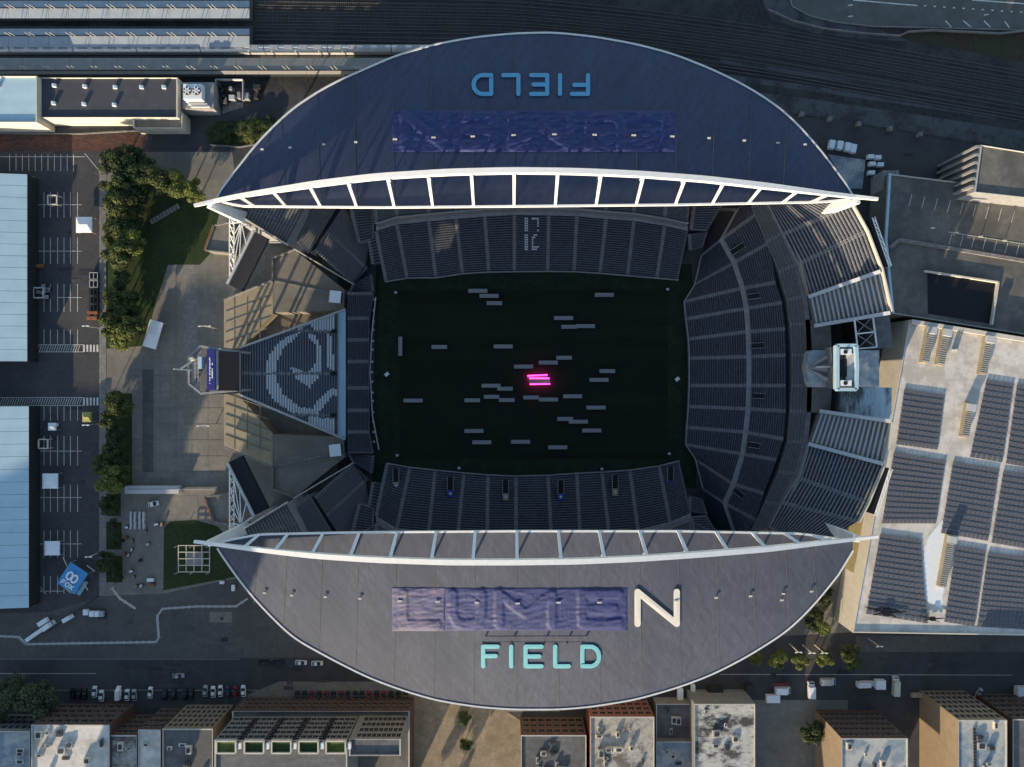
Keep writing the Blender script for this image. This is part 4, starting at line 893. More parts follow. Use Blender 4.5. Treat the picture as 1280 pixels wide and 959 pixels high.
BL = [[(1130, 486), (1181, 493), (1172, 563), (1120, 556)], [(1233, 474), (1267, 479), (1253, 579), (1212, 572)], [(1271, 480), (1335, 490), (1320, 591), (1257, 580)], [(1117, 565), (1182, 576), (1170, 655), (1102, 655)],
      [(1191, 577), (1249, 586), (1235, 677), (1176, 667)], [(1254, 588), (1335, 600), (1322, 693), (1239, 679)], [(1100, 667), (1151, 674), (1160, 780), (1082, 768)], [(1195, 682), (1232, 688), (1218, 784), (1180, 778)], [(1235, 690), (1335, 704), (1325, 790), (1221, 784)]]
WH = ['nearest the bench seats', 'beside the long roof vents', 'at the far edge beyond the roof vents', 'in the middle row along the hall edge', 'in the middle row between pale roof strips', 'in the middle row at the far side', 'by the grey stadium roof tip', 'beside the white roof patch and ladder', 'at the street end of the hall, far side']
SUNP = MB().box((0, 0, 0), (1, 1, 1)).mesh('panel', M['solar'])
for q4, wh in zip(BL, WH):
    t = thing('solar_array', 'rows of dark solar panels ' + wh, 'solar array', P(*q4[0], zr)); q = [P(*p, zr + .35) for p in q4]
    nr = max(4, int((q[3] - q[0]).length / 2.05)); nc = int((q[1] - q[0]).length / 1.5)
    for i in range(nr):
        mb = MB(); a, b_ = q[0].lerp(q[3], (i + .06) / nr), q[1].lerp(q[2], (i + .06) / nr); c_, d_ = q[0].lerp(q[3], (i + .9) / nr), q[1].lerp(q[2], (i + .9) / nr)
        for k in range(nc):
            s0, s1 = (k + .05) / nc, (k + .95) / nc; pp = [a.lerp(b_, s0), a.lerp(b_, s1), c_.lerp(d_, s1), c_.lerp(d_, s0)]
            for z_, p in zip((.22, .22, 0, 0), pp): p.z += z_
            lo = [p - Vector((0, 0, .1)) for p in pp]; mb.add(pp + lo, [(3, 2, 1, 0), (0, 1, 5, 4), (1, 2, 6, 5), (2, 3, 7, 6), (3, 0, 4, 7)])
        mb.build('panel_row', M['solar'], t)
for (x, y, L, lab) in ((1157, 431, 14, 'first of the paired ribbed vents'), (1176, 434, 14, 'second of the paired ribbed vents'), (1229, 444, 15, 'lone ribbed vent next to the garage wall'), (1206, 525, 13, 'ribbed vent beside the blue-shaded roof strip'), (1180, 700, 20, 'ribbed vent on the white roof patch')):
    a = R(80); c = P(x, y, zr); t = thing('roof_vent', 'long ' + lab + ' on the solar hall', 'roof vent', c)
    MB().box(c + Vector((0, 0, 1.0)), (L, 2.8, 2.0), a).build('casing', M['conc_tan'], t); mb = MB(); d = Vector((math.cos(a), math.sin(a), 0))
    for k in range(int(L / .8)): mb.box(c + d * (-L / 2 + .6 + k * .8) + Vector((0, 0, 2.15)), (.3, 2.5, .3), a)
    mb.build('louvres', M['vent'], t); MB().box(c + d * (L / 2 - 1.6) + Vector((0, 0, 2.6)), (2.6, 3.0, 1.5), a).build('hood', M['steel'], t)
t = thing('exhaust_pipes', 'pair of short exhaust pipes on the pale hall roof', 'pipes', P(1193, 438, zr))
for dx in (0, 4): MB().tube([P(1191 + dx, 438, zr), P(1191 + dx, 438, zr + 3.2)], .5, 10).build('pipe', M['steel'], t)
for x, y, s, lab in ((1108, 765, 1.7, 'larger'), (1165, 773, 1.0, 'smaller')):  # dark four-armed shapes over the panels, purpose unknown
    c = P(x, y, zr + .6); t = thing('roof_cross', lab + ' dark four-armed cross lying over panels by the hall corner', 'mast', c); mb = MB()
    for dx, dy in ((-6.5, 1.6), (6, .2), (-4, -.8), (3.4, -1.8)): mb.bar(c + Vector((0, 0, .5)), c + Vector((dx * s * .75, dy * s * .75, .3)), .6 * s, .25, w2=.2)
    mb.build('arms', M['black'], t); MB().box(c + Vector((0, 0, .5)), (1.7 * s, 1.5 * s, .8)).build('hub', M['black'], t)
mb = MB(); mb.prism([P(*p, zr + .05) for p in ((1160, 672), (1178, 650), (1188, 655), (1186, 700), (1176, 760), (1160, 752), (1146, 735))], zr - .1, zr + .05); mb.build('roof_patch', M['tent'], B)
S8 = MB().prism([P(*p, 9) for p in ((1079, 640), (1094, 650), (1083, 720), (1066, 716))], 0, 9).build('olive_block', M['creamplat'], label='olive-tan wall block wedged between stand and solar hall', cat='building')

# ------------------------------------------------------------------ trees
def make_crown(seed, rad, ht, n, flat=.8):
    rs = random.Random(seed); lobes = [(Vector((rs.uniform(-.68, .68) * rad, rs.uniform(-.68, .68) * rad, ht * rs.uniform(.5, .95))), rad * rs.uniform(.2, .5)) for _ in range(14)] + [(Vector((0, 0, ht * .78)), rad * .5)]
    v = []; f = []
    for i in range(n):
        c, r = rs.choice(lobes); d = Vector((rs.gauss(0, 1), rs.gauss(0, 1), rs.gauss(.35, .9))).normalized()
        p = c + d * r * (rs.random() ** .35) * Vector((1, 1, flat)).length / 1.6
        s = rs.uniform(.16, .42); nrm = (d + Vector((rs.gauss(0, .5), rs.gauss(0, .5), rs.gauss(.3, .5)))).normalized(); a = nrm.orthogonal().normalized(); a.rotate(Matrix.Rotation(rs.uniform(0, 6.28), 3, nrm)); b_ = nrm.cross(a)
        k = len(v); v += [p - a * s, p - b_ * s * .6 + nrm * .06, p + a * s, p + b_ * s * .6 + nrm * .06]; f.append((k, k + 1, k + 2, k + 3))
    me = bpy.data.meshes.new('crown'); me.from_pydata([tuple(x) for x in v], [], f); me.update(); return me, lobes
def make_trunk(lobes, ht):
    mb = MB(); mb.tube([(0, 0, 0), (.05, 0, ht * .3), (0, .05, ht * .6), (0, 0, ht * .85)], [.28, .22, .15, .06], 7)
    for c, r in lobes[:7]: mb.tube([(0, 0, ht * .35), (c.x * .5, c.y * .5, ht * .5), tuple(c)], [.13, .09, .04], 5)
    return mb.mesh('trunk', M['bark'])
VAR = []
for s in range(5):
    me, lob = make_crown(40 + s, 4.6, 9.0, 5200); VAR.append((me, make_trunk(lob, 9.0)))
CR = {}
def tree(px, py, diam, leaf, label, group=None, ht=None, name='tree', cat='tree', k=[0]):
    k[0] += 1; me, tr = VAR[k[0] % 5]
    if (me.name, leaf) not in CR:
        m2 = me.copy(); m2.materials.append(LEAF[leaf]); CR[(me.name, leaf)] = m2
    s = diam * S / 9.2; h = ht or s; c = P(px, py, 6 * h)
    t = thing(name, label, cat, (c.x, c.y, 0), random.uniform(0, 6.28), group); t.scale = (s, s, h)
    for nm, dd in (('crown', CR[(me.name, leaf)]), ('trunk', tr)):
        o = bpy.data.objects.new(nm, dd); C.objects.link(o); o.parent = t
    return t
for x, y, d, l in ((142, 200, 36, 0), (158, 218, 40, 0), (146, 236, 38, 1), (182, 212, 36, 0), (166, 196, 30, 0), (203, 226, 38, 1), (226, 234, 34, 2), (243, 238, 30, 2), (152, 262, 40, 1), (168, 250, 34, 0), (146, 290, 36, 1), (163, 302, 38, 2), (150, 318, 40, 1), (168, 284, 30, 0), (152, 352, 26, 0), (146, 376, 36, 1), (163, 382, 34, 0), (144, 400, 40, 1), (164, 408, 36, 1), (150, 422, 34, 2)):
    tree(x, y, d, l, ('leafy olive tree in the dense grove beside the lawn', 'dark leafy tree in the dense grove beside the lawn', 'sunlit lime tree in the dense grove beside the lawn')[(1, 0, 2)[l]], 'grove between the lot and lawn')
for x, y, d, l in ((147, 505, 34, 1), (135, 525, 24, 1), (147, 545, 30, 0), (138, 562, 26, 1), (133, 578, 28, 1), (150, 578, 26, 0), (138, 600, 38, 2), (152, 592, 28, 1)):
    tree(x, y, d, l, 'street tree in the planted bed between sidewalk and plaza', 'trees in the plaza bed')
tree(135, 630, 28, 0, 'lone dark tree in the small bed above the crates'); tree(132, 703, 26, 0, 'dark tree beside the blue printed tent')
tree(14, 866, 40, 3, 'broad grey-green street tree at the lawn edge by parked cars', 'pair of street trees'); tree(46, 872, 46, 3, 'broad grey-green street tree at the lawn edge by parked cars', 'pair of street trees'); tree(4, 884, 34, 3, 'broad grey-green street tree at the lawn edge by parked cars', 'pair of street trees')
for x, y, d in ((944, 824, 18), (973, 823, 25), (1001, 825, 21), (1030, 822, 23)): tree(x, y, d, 2, 'small sunlit lime street tree in the row along the road', 'row of lime street trees')
tree(1064, 820, 30, 1, 'larger dark street tree at the end of the lime row'); tree(1018, 915, 34, 0, 'round dark green tree against the tan-sided block')
for x, y, d, l in ((1028, 786, 20, 2), (1022, 770, 18, 1), (1030, 752, 18, 1), (1012, 778, 16, 0), (1036, 740, 14, 0)): tree(x, y, d, l, 'small tree in the narrow court by the grey roof tip', 'trees by the roof tip')
for x, y in ((580, 897), (581, 931)): tree(x, y, 17, 1, 'small round tree standing alone on the sunlit tan plaza', 'plaza trees')
for k, (x, y) in enumerate(((478, 1000), (530, 1010), (566, 985), (520, 1090))):  # unseen trees added for long shadow streaks on the tan plaza
    tree(x, y, 15 + 3 * (k % 3), 1, 'broad plaza tree added out of view to streak the tan plaza with shadow', 'plaza trees added out of view', ht=1.1)
tree(453, 941, 24, 0, 'small dark tree on the pale office terrace')
for x, y, d, l in ((270, 170, 22, 0), (286, 165, 26, 0), (304, 160, 24, 1), (322, 160, 26, 1), (336, 155, 20, 0), (313, 172, 18, 2)): tree(x, y, d, l, 'low shrub in the island bed at the navy roof edge', 'shrubs in the island bed', ht=.35, name='shrub', cat='shrub')
for x, y, d in ((142, 655, 16), (146, 675, 18), (140, 715, 18), (147, 722, 14), (143, 636, 12)): tree(x, y, d, 0, 'low dark shrub in the small plaza beds', 'shrubs in plaza beds', ht=.35, name='shrub', cat='shrub')
# ------------------------------------------------------------------ vehicles
def car_meshes(L, W, Hh, van=False):
    def loft(secs):                                # secs: (x, half width, z0, z1)
        mb = MB(); pts = []
        for x, hw, z0, z1 in secs: pts += [(x, -hw, z0), (x, hw, z0), (x, hw * .93, z1), (x, -hw * .93, z1)]
        fs = [(3, 2, 1, 0)]; n = len(secs)
        for i in range(n - 1):
            for k in range(4): fs.append((i * 4 + k, i * 4 + (k + 1) % 4, (i + 1) * 4 + (k + 1) % 4, (i + 1) * 4 + k))
        fs.append(tuple((n - 1) * 4 + k for k in range(4))); return mb.add(pts, fs)
    h = L / 2; w = W / 2
    body = loft([(-h, w * .8, .35, .75), (-h * .92, w * .96, .28, .95), (-h * .5, w, .25, 1.0), (h * .4, w, .25, .98), (h * .85, w * .95, .28, .82), (h, w * .75, .38, .66)])
    if van: cab = loft([(-h * .97, w * .86, .9, Hh * .96), (-h * .9, w * .92, .9, Hh), (h * .45, w * .92, .9, Hh), (h * .72, w * .86, .9, 1.0)]); top = loft([(-h * .95, w * .84, Hh, Hh + .06), (h * .42, w * .84, Hh, Hh + .06)])
    else: cab = loft([(-h * .8, w * .82, .95, 1.0), (-h * .5, w * .8, .95, Hh), (h * .1, w * .8, .95, Hh), (h * .42, w * .84, .95, .99)]); top = loft([(-h * .5, w * .76, Hh - .01, Hh + .05), (h * .08, w * .76, Hh - .01, Hh + .05)])
    wh = MB().tube([(0, -.12, .32), (0, .12, .32)], .32, 12)
    return body, cab, top, wh
CM = {}
def car(px, py, ang, paint, label, L=4.6, W=1.85, Hh=1.45, van=False, group=None, name='parked_car', cat='car'):
    key = (L, W, Hh, van, paint)
    if key not in CM:
        b_, c_, t_, w_ = car_meshes(L, W, Hh, van); CM[key] = (b_.mesh('body', M[paint]), c_.mesh('windows', M[paint if van else 'glass']), t_.mesh('roof_panel', M[paint]), w_.mesh('wheel', M['rubber']), MB().box((L * .2 if van else L * .24, 0, 1.35 if van else 1.1), (.35, W * .74, .5 if van else .3)).mesh('windscreen', M['glass']))
    m = CM[key]; t = thing(name, label, cat, P(px, py, .05), R(ang), group)
    for nm, d in (('body', m[0]), ('cabin', m[1]), ('roof_panel', m[2]), ('windscreen', m[4])): o = bpy.data.objects.new(nm, d); C.objects.link(o); o.parent = t
    for x in (-L * .31, L * .31):
        for y in (-W * .46, W * .46): o = bpy.data.objects.new('wheel', m[3]); C.objects.link(o); o.parent = t; o.location = (x, y, 0)
    return t
G1 = 'cars parked nose-in along the street by the brick buildings'
for x, y, p, van, lab in ((119.5, 864, 'carw', False, 'white car parked nose-in beside another white car, nearest the dark hedge'), (128, 869, 'carw', False, 'white car parked a little further in than its neighbour'), (149.5, 865, 'carw', True, 'white van parked nose-in on the street'), (160, 868, 'carw', False, 'white car parked between the van and a silver car'), (169, 868, 'cars', False, 'silver car parked next to white car and van'), (189, 865, 'carw', False, 'lone white car parked nose-in before the stone block'),
                          (257.5, 863, 'cars', False, 'silver car first in the row of six by the podium'), (267.5, 864, 'carw', False, 'white car second in the row of six by the podium'), (276.5, 863, 'carw', False, 'white car third in the row of six by the podium'), (285.5, 864, 'carb', False, 'dark blue car in the row of six by the podium'), (295, 864, 'carr', False, 'dark red car in the row of six by the podium'), (305, 863, 'carw', False, 'white car last in the row of six by the podium')):
    car(x, y, 90 + random.uniform(-4, 4), p, lab, L=5.4 if van else 4.6, W=2.0 if van else 1.85, Hh=2.2 if van else 1.45, van=van, group=G1)
for x in (92, 100, 107, 207, 218, 232, 240): car(x, 867, 90, 'cark', 'black car parked nose-in along the shaded street', group=G1)
for x, y, p, lab in ((224, 844, 'cars', 'silver car driving along the street'), (377, 827.5, 'carw', 'white car parked by the grey roof rim'), (397, 828.5, 'carw', 'white car parked nearest the grey roof rim'), (349, 828, 'cark', 'black car parked behind two white cars'), (331, 828, 'cark', 'black car parked at the end of the rim row')): car(x, y, random.uniform(-3, 3), p, lab)
for k, x in enumerate(range(372, 508, 9)):
    red = x in (390, 408, 426, 462, 480); car(x, 870, 90 + random.uniform(-4, 4), 'carr' if red else 'cark', ('dark red' if red else 'black') + ' car parked in the row before the brick podium', group='cars parked before the brick podium')
def truck(px, py, ang, L, W, Hh, m, label, name='box_truck', cat='truck', group=None, cab=True):
    t = thing(name, label, cat, P(px, py, .05), R(ang), group)
    MB().box((-.6 if cab else 0, 0, .7 + (Hh - .7) / 2), (L - (1.9 if cab else 0), W, Hh - .7)).build('cargo_box', M[m], t, world=False)
    MB().box((-.6 if cab else 0, 0, Hh + .04), (L - (2.2 if cab else .3), W - .3, .08)).build('roof_panel', M['tent' if m in ('carw', 'tent') else m], t, world=False)
    if cab: MB().box((L / 2 - .75, 0, 1.15), (1.5, W * .92, 1.7)).build('cab', M['carw'], t, world=False); MB().box((L / 2 - .35, 0, 1.75), (.5, W * .8, .6)).build('windscreen', M['glass'], t, world=False)
    me = MB().tube([(0, -.14, .4), (0, .14, .4)], .4, 10).mesh('wheel', M['rubber'])
    for x in (-L * .3, L * .33):
        for y in (-W * .42, W * .42): o = bpy.data.objects.new('wheel', me); C.objects.link(o); o.parent = t; o.location = (x, y, 0)
    return t
for a in ((976, 861, 0, 6.4, 2.6, 3, 'carw', 'white food truck with pink awning edge on the street'), (1012, 861, 90, 6.6, 2.6, 3, 'carw', 'white food truck parked across the kerb'), (1032, 850, 0, 6.2, 2.5, 2.8, 'palewall', 'cream trailer standing on the street by the lime trees'), (1117, 856, 88, 7.8, 2.4, 3, 'palewall', 'cream box truck with tan cab parked across the street'), (1273, 862, 0, 5.4, 4, 3, 'carw', 'white stall truck with red end at the street corner')): truck(*a)
truck(1097, 853, 0, 3.8, 3.6, 2.8, 'tent', 'square white trailer beside a white van', cab=False, name='trailer', cat='trailer'); truck(964, 871, 0, 5.4, 3, 2.4, 'tent', 'low white trailer behind the food truck', cab=False, name='trailer', cat='trailer'); truck(1148, 867, 0, 7.6, 1.6, 2, 'conc_tan', 'long olive trailer near the tan-sided block', cab=False, name='trailer', cat='trailer')
car(1080, 854, 2, 'carw', 'long white van on the street beside the square trailer', L=7.2, W=2.4, Hh=2.4, van=True); car(1222, 866, 60, 'cars', 'silver car parked askew by the tall block'); MB().box(P(975, 855.5, 2.4), (6.2, .9, .3)).build('awning', M['carr'], label='pinkish red awning along the food truck', cat='awning')
truck(934, 862, 90, 6, 2.6, 2.8, 'dark', 'dark trailer in the shade by the grey roof rim', cab=False, name='trailer', cat='trailer'); truck(892, 861, 0, 6, 4, 3, 'dark', 'broad dark container in the shade by the streaked roof', cab=False, name='trailer', cat='trailer')
truck(849, 866, 90, 4.6, 2.2, 2.4, 'tent', 'pale trailer peeping from under the grey roof rim', cab=False, name='trailer', cat='trailer'); truck(865, 858, 90, 2.6, 1.6, 2.2, 'tent', 'small pale trailer under the rim', cab=False, name='trailer', cat='trailer')
for i, (x, y, a) in enumerate(((1037, 183, 80), (1047, 184, 80), (1056.5, 186, 80), (1063.5, 188, 80), (1085, 198, 0), (1094, 199, 0), (1087, 207, 0), (1097, 208, 0), (1086, 218, 0))): truck(x, y, a, 3.4 if i < 4 else 2.4, 2.2 if i < 4 else 1.6, 2.6, 'tent', 'small white box trailer parked in the dark yard by the navy roof', cab=False, group='white trailers in the yard', name='trailer', cat='trailer')
zone('yard_slab', [(1035, 193), (1082, 200), (1078, 236), (1062, 236)], .3, M['broof'])
for i, (x, y) in enumerate(((39, 797), (44, 793.5), (49, 790), (54, 786.5))): truck(x, y, 38, 2.2, 1.5, 2, 'tent', 'small white crate in the slanting row by the lot corner', cab=False, group='white crates by the lot corner', name='crate', cat='crate')
truck(63, 781, 35, 5.4, 2.0, 2.5, 'carw', 'white truck parked along the slanting fence'); truck(57, 776, 32, 4.2, 1.8, 2.2, 'tent', 'white trailer beside the slanting fence', cab=False, name='trailer', cat='trailer'); car(87, 772, 30, 'carw', 'white van by the slanting fence on the plaza', L=4.4, Hh=1.9, van=True)
for x, s in ((110, 2.0), (117.5, 1.9), (124, 1.9), (130, 1.5)): truck(x, 764 + (x > 112) * 2, 0, s, 2.2, 1.8, 'tent' if x < 129 else 'cars', 'white equipment case lined up on the street plaza', cab=False, group='cases on the street plaza', name='equipment_case', cat='case')
car(193, 629.5, 10, 'carw', 'white utility cart beside the long silver container', L=4.2, W=2.2, Hh=1.5)
truck(190, 724, 0, 2.6, 1.2, 1.6, 'tent', 'white cart on the plaza by the lawn', cab=False, name='cart', cat='cart'); truck(293, 734, 90, 2.4, 1.3, 1.5, 'tent', 'white cart near the grey roof end', cab=False, name='cart', cat='cart'); truck(279, 727, 0, 1.8, 1.2, 1.5, 'tent', 'small white cart near the lawn edge', cab=False, name='cart', cat='cart')
T = thing('container', 'long silver container standing across the plaza', 'container', P(192, 612)); MB().box(P(192, 612, 1.7), (21.5, 3.0, 3.0)).build('body', M['steel'], T); MB().bar(P(159, 612, 3.3), P(225, 612, 3.3), .5, .3).build('roof_ridge', M['cars'], T)
mb = MB(); mb.bar(P(226, 611.5, 1), P(270, 611, 1), .15, 1.6); mb.build('fence', M['steel'], label='thin fence running on from the silver container', cat='fence')
for k, x in enumerate((164, 169, 175, 180)):
    T = thing('barrier_stack', 'stack of pale steel crowd barriers laid out in four rows', 'barriers', P(x, 650), group='stacks of crowd barriers')
    for j in range(5): MB().box(P(x + random.uniform(-.3, .3), 642 + 4.2 * j, .6 + .02 * j), (.7, 1.6, 1.1), random.uniform(-.1, .1)).build('barrier', M['steel'], T)
# ------------------------------------------------------------------ tents, pergola, fences, poles
def tent(px, py, w_, d_, ang, m, label, z=3.2, legs=True):
    c = P(px, py, z); t = thing('event_tent', label, 'tent', (c.x, c.y, 0), R(ang)); hw, hd = w_ / 2, d_ / 2
    mb = MB(); q = [(-hw, -hd, z), (hw, -hd, z), (hw, hd, z), (-hw, hd, z)]; r0, r1 = (-hw * .5, 0, z + .7), (hw * .5, 0, z + .7)
    mb.add(q + [r0, r1], [(0, 1, 5, 4), (1, 2, 5), (2, 3, 4, 5), (3, 0, 4)]); mb.build('canopy', M[m], t, world=False)
    mb = MB()
    for i in range(4): a, b_ = Vector(q[i]), Vector(q[(i + 1) % 4]); mb.poly([a, b_, b_ - Vector((0, 0, .4)), a - Vector((0, 0, .4))])
    mb.build('valance', M[m], t, world=False)
    for x in (-hw + .1, hw - .1):
        for y in (-hd + .1, hd - .1): MB().bar((x, y, 0), (x, y, z), .12).build('leg', M['steel'], t, world=False)
    return t
tent(105, 281, 6.4, 6.2, 0, 'tent', 'white tent alone on the sunlit part of the lot'); tent(191, 418, 5.4, 11, -16, 'tent', 'large white tent standing askew at the edge of the lawn')
tent(65, 533.5, 3.2, 3.0, 0, 'tent', 'small white tent with carts in the shaded lot'); tent(62.5, 601.5, 6.2, 6, 0, 'tent', 'square white tent in the middle of the shaded lot'); tent(65, 685.5, 6, 5.6, 0, 'tent', 'white tent near the blue printed tent'); tent(108.5, 521.5, 3.6, 4, 0, 'yellow', 'small olive yellow tent near the zebra crossing')
for x, y in ((72, 531), (74, 684), (73, 688)): truck(x, y, 0, 1.8, 1.2, 1.6, 'tent', 'small white cart beside a lot tent', cab=False, group='carts by tents', name='cart', cat='cart')
T = tent(90.5, 723, 8.4, 9.8, -33, 'skyblue', 'sky blue printed tent with white lettering at the lot corner', z=4)
def flat_letters(root, z, glyphs, wd, m):
    mb = MB(); k = 0
    for st in glyphs:
        for a, b_ in zip(st, st[1:]): k += 1; mb.bar((a[0], a[1], z + .01 * k), (b_[0], b_[1], z + .01 * k), wd, .08)
    return mb.build('tent_lettering', m, root, world=False)
def gb(ch, x0, x1, y0, y1): return [[(x0 + a * (x1 - x0), y0 + b_ * (y1 - y0)) for a, b_ in st] for st in GLY[ch]]
GLY['O'] = [[(.5 + .5 * math.cos(a), .5 + .5 * math.sin(a)) for a in np.linspace(0, 2 * math.pi, 13)]]; GLY['X'] = [[(0, 0), (1, 1)], [(0, 1), (1, 0)]]
flat_letters(T, 4.75, gb('F', -2.6, -1.2, -3.6, -1.9) + gb('O', -.8, .8, -3.6, -1.9) + gb('X', 1.2, 2.6, -3.6, -1.9), .42, M['tent'])
flat_letters(T, 4.75, gb('O', -2.2, -.1, -.9, 2.3) + gb('O', .1, 2.2, -.9, 2.3), .75, M['tent'])
MB().box((4.9, -2.0, 2.5), (1.5, 6.2, .2)).build('side_banner', M['teal'], T, world=False)
for a, b_ in (((-4.2, 2, 3), (-8, 4.4, 3)), ((4.2, .3, 3), (7.4, -1.2, 3)), ((1.5, 6.6, 2.5), (5.4, 6.4, 2.5)), ((-4, -5.6, 2), (2, -6.4, 2))): MB().bar(a, b_, .25).build('side_pole', M['palewall'], T, world=False)
T = thing('pergola', 'square pale timber pergola frame on the lawn', 'pergola', P(242.5, 698)); q = rect(223, 682, 262, 715); mb = MB()
for k in range(5):
    t0 = k / 4; mb.bar(P(223 + 39 * t0, 682, 3.4), P(223 + 39 * t0, 715, 3.4), .28); mb.bar(P(223, 682 + 33 * t0, 3.55), P(262, 682 + 33 * t0, 3.55), .28)
mb.build('beams', M['palewall'], T); MB().prism([P(*p, .5) for p in rect(232, 690, 254, 707)], .08, .5).build('platform', M['conc'], T)
for x in (223, 242, 262):
    for y in (682, 715): MB().bar(P(x, y, 0), P(x, y, 0) + Vector((0, 0, 3.4)), .25).build('post', M['palewall'], T)
def fence_run(pts, label, wd=.5, ht=1.1, m='steel', z=0):
    q = [P(*p, z) for p in pts]; t = thing('crowd_fence', label, 'fence', q[0])
    for a, b_ in zip(q, q[1:]):
        n = max(1, int((b_ - a).length / 2.5))
        for k in range(n):
            p, r = a.lerp(b_, k / n), a.lerp(b_, (k + .94) / n); mb = MB(); mb.bar(p + Vector((0, 0, ht)), r + Vector((0, 0, ht)), .12); mb.bar(p + Vector((0, 0, .25)), r + Vector((0, 0, .25)), .1); mb.bar(p + Vector((0, 0, .12)), r + Vector((0, 0, .12)), wd * .7, .2); mb.box(p + Vector((0, 0, .06)), (.25, wd * 1.5, .1), math.atan2((r - p).y, (r - p).x)); mb.bar(p, p + Vector((0, 0, ht)), .1); mb.build('fence_panel', M[m], t)
fence_run([(-20, 794), (24, 796), (34, 805), (195, 802.5), (199, 797), (197, 770), (203, 761), (245, 758), (295, 758), (310, 748)], 'winding pale crowd fence across the street plaza', 1.0)
fence_run([(140, 735), (150, 748), (170, 761)], 'curved white low wall on the street plaza', 1.2, .6, 'palewall'); fence_run([(60, 790), (95, 765), (124, 745)], 'dark slanting fence along the lot corner', .2, 1.6, 'dark')
for x, y, dx, dy, zt in ((124, 410, 0, 0, 9), (124, 530, 0, 0, 9), (131, 688, 0, 0, 11), (272, 411, 0, 0, 12), (270, 530.5, 0, 0, 12), (987, 805, 0, 0, 9), (1003, 806, 0, 0, 9), (1018, 806, 0, 0, 9), (1085, 798, 0, 0, 9)):
    c = P(x, y); t = thing('street_lamp', 'tall pale lamp post ' + ('on the plaza before the bleacher decks' if 260 < x < 280 else 'on the sidewalk beside the lot' if x < 140 else 'along the road by the lime trees'), 'street lamp', c, group='lamp posts'); MB().bar((0, 0, 0), (0, 0, zt), .3, w2=.18).build('pole', M['palewall'], t, world=False)
    o = MB().bar((-2.2 if x > 260 and x < 280 else -1, 0, zt), (2.2 if x > 260 and x < 280 else 1, .2, zt), .22).build('arm', M['palewall'], t, world=False)
    for s in (-1, 1): MB().box((s * (2 if 260 < x < 280 else .9), 0, zt + .1), (.9, .4, .2)).build('lamp_head', M['tent'], o, world=False)
# lot clutter: frames, trailers and a truss square
def frame_square(px, py, w_, m, label):
    t = thing('truss_frame', label, 'frame', P(px, py)); c = P(px, py, 3); q = [c + Vector((a * w_, b_ * w_, 0)) for a, b_ in ((-.5, -.5), (.5, -.5), (.5, .5), (-.5, .5))]
    for i in range(4): MB().bar(q[i], q[(i + 1) % 4], .45).build('beam', M[m], t); MB().bar((q[i].x, q[i].y, 0), q[i], .35).build('leg', M[m], t)
    return t
frame_square(65.5, 250, 3.6, 'palewall', 'square pale truss frame on the lot near the grove end'); frame_square(54, 555, 3.6, 'palewall', 'square tan truss frame in the shaded lot'); frame_square(48, 366, 4, 'steel', 'square steel frame among the crates on the lot')
for k in range(5):
    t = thing('stage_cart', 'black steel stage cart lined up along the sidewalk wall', 'cart', P(116, 345 + 10 * k), group='black stage carts'); mb = MB(); c = P(117, 345 + 10 * k, 1.6)
    for dx in (-1.6, 0, 1.6): mb.bar(c + Vector((dx, -1.3, 0)), c + Vector((dx, 1.3, 0)), .2)
    for dy in (-1.3, 1.3): mb.bar(c + Vector((-1.7, dy, 0)), c + Vector((1.7, dy, 0)), .2)
    mb.build('rack', M['steel' if k < 2 else 'dark'], t); MB().box(c - Vector((0, 0, .9)), (3, 2.3, 1)).build('load', M['black'], t)
for x, y, m, lab in ((117, 398, 'rust', 'orange flatbed cart below the black stage carts'), (50, 333, 'rust', 'reddish cart in the shade beside the hall'), (118, 391, 'rust', 'red flatbed cart next to the orange one')): truck(x, y, 0, 4.2, 1.4, 1.3, m, lab, cab=False, name='flatbed_cart', cat='cart')
rs = random.Random(11)
for k in range(9): x, y = rs.uniform(46, 70), rs.uniform(355, 376); truck(x, y, 0, rs.uniform(.8, 1.8), rs.uniform(.8, 1.4), 1.4, rs.choice(['conc', 'steel', 'creamplat', 'dark']), 'small crate in the jumble beside the steel frame', cab=False, name='crate', cat='crate', group='jumbled crates')
for k in range(16): x, y = rs.uniform(156, 204), rs.uniform(655, 735); truck(x, y, rs.uniform(0, 90), rs.uniform(.6, 1.6), rs.uniform(.6, 1.1), 1.2, rs.choice(['conc_tan', 'steel', 'dark', 'tent', 'rust']), 'small crate or case scattered on the plaza by the lawn', cab=False, name='crate', cat='crate', group='cases scattered by the lawn')
T = thing('staircase', 'pale stair flight through the grove', 'stairs', P(205, 268)); a, b_ = P(190, 277, 1), P(222, 258, 1)
for k in range(9): MB().box(a.lerp(b_, k / 8), (1.2, 2.0, .5), math.atan2((b_ - a).y, (b_ - a).x)).build('step', M['walk'], T)
# barrels and pillars under the service yard fence
for k, (x, y) in enumerate(((1000, 145), (1035, 151), (1071, 157), (1110, 163), (1147, 170))):
    t = thing('fence_pillar', 'pale masonry pillar in the row along the service yard', 'pillar', P(x, y), group='pillars along the yard'); c = P(x, y, 0); MB().box(c + Vector((0, 0, 1)), (1.4, 1.4, 2)).build('shaft', M['conc_tan'], t); MB().box(c + Vector((0, 0, 2.1)), (1.7, 1.7, .25)).build('cap', M['walk'], t)
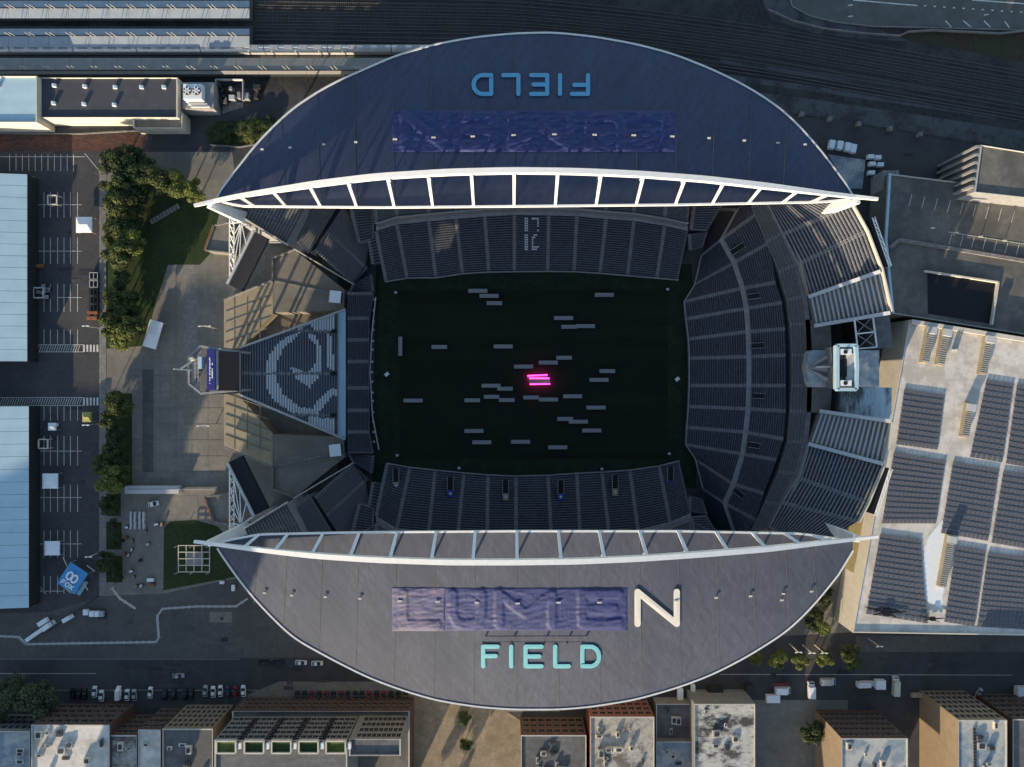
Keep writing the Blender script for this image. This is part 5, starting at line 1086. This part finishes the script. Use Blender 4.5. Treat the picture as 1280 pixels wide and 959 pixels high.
# field: grow-light rigs, goal frames
ZF = [(408, 78, 1), (453, 98, 1), (474, 127, 0), (911, 94, 1), (749, 186, 1), (771, 221, 0), (836, 218, 1), (255, 301, 0), (509, 299, 1), (751, 344, 0), (688, 363, 1), (590, 379, 1), (923, 397, 0), (890, 432, 1), (461, 455, 1), (516, 467, 0), (463, 499, 0), (523, 512, 0), (386, 513, 0), (151, 514, 1), (620, 502, 0), (689, 510, 1), (785, 497, 1), (878, 542, 1), (755, 587, 0), (808, 598, 1), (861, 633, 1), (393, 635, 1), (424, 680, 1), (578, 678, 1), (726, 700, 1), (100, 298, 2)]
def rig(px, py, L, ang, lit, label, group):
    t = thing('grow_light_rig', label, 'light rig', P(px, py), R(ang), group); MB().box((0, 0, 1.75), (L, 1.35, .12)).build('lamp_tray', M['lamp'], t, world=False)
    mb = MB()
    for y in (-.68, 0, .68): mb.bar((-L / 2, y, 1.85), (L / 2, y, 1.85), .09)
    mb.build('rails', M['steel'], t, world=False)
    for x in (-L * .4, L * .4):
        for y in (-.6, .6): MB().bar((x, y, 0.1), (x, y, 1.7), .1).build('leg', M['steel'], t, world=False)
    if lit: MB().box((0, 0, 1.62), (L * .98, 1.3, .1)).build('lamps', M['pink'], t, world=False)
    return t
for x, y, k in ZF: rig(470 + x / 3.2, 340 + y / 3.2, (6.2, 7.6, 7.6)[k], 90 if k == 2 else 0, False, 'grey grow-light rig standing unlit on the dark field' if k < 2 else 'grey grow-light rig turned sideways at the goal line', 'grow-light rigs on the field' if k < 2 else None)
for x, y, a in ((645, 419, 3), (653, 431, 0), (655, 444, 1)):
    t = rig(470 + x / 3.2, 340 + y / 3.2, 8.2, a, True, 'grow-light rig glowing bright pink at midfield', 'lit pink grow-light rigs')
    MB().box((0, .55 if y < 440 else -.5, 2.0), (8, .3, .1)).build('lamp_bar', M['pink'], t, world=False)
for x, y in ((484, 468), (846, 474)): truck(x, y, 40, 1.7, 1.3, 1.2, 'tent', 'small white cart standing at the field end ' + ('by the bleacher' if x < 600 else 'by the curved stand'), cab=False, name='field_cart', cat='cart')
for x, y in ((495, 366), (834, 362), (497, 569), (836, 567), (574, 585), (752, 586)): truck(x, y, 0, 1.1, .9, 1.1, 'steel', 'small pale marker box at the edge of the field', cab=False, name='field_box', cat='box', group='boxes at field edge')
# lamp masts in the yard and parapet along the ramp road
T = thing('road_barrier', 'pale concrete barrier along the ramp road edge', 'barrier', P(1040, 28)); q = [P(*p, .9) for p in ((960, 12), (990, 26), (1030, 36), (1080, 42), (1124, 45), (1135, 40), (1165, 38), (1250, 42), (1285, 38))]
for a, b_ in zip(q, q[1:]): MB().bar(a, b_, .5, 1.1).build('barrier_segment', M['walk'], T)
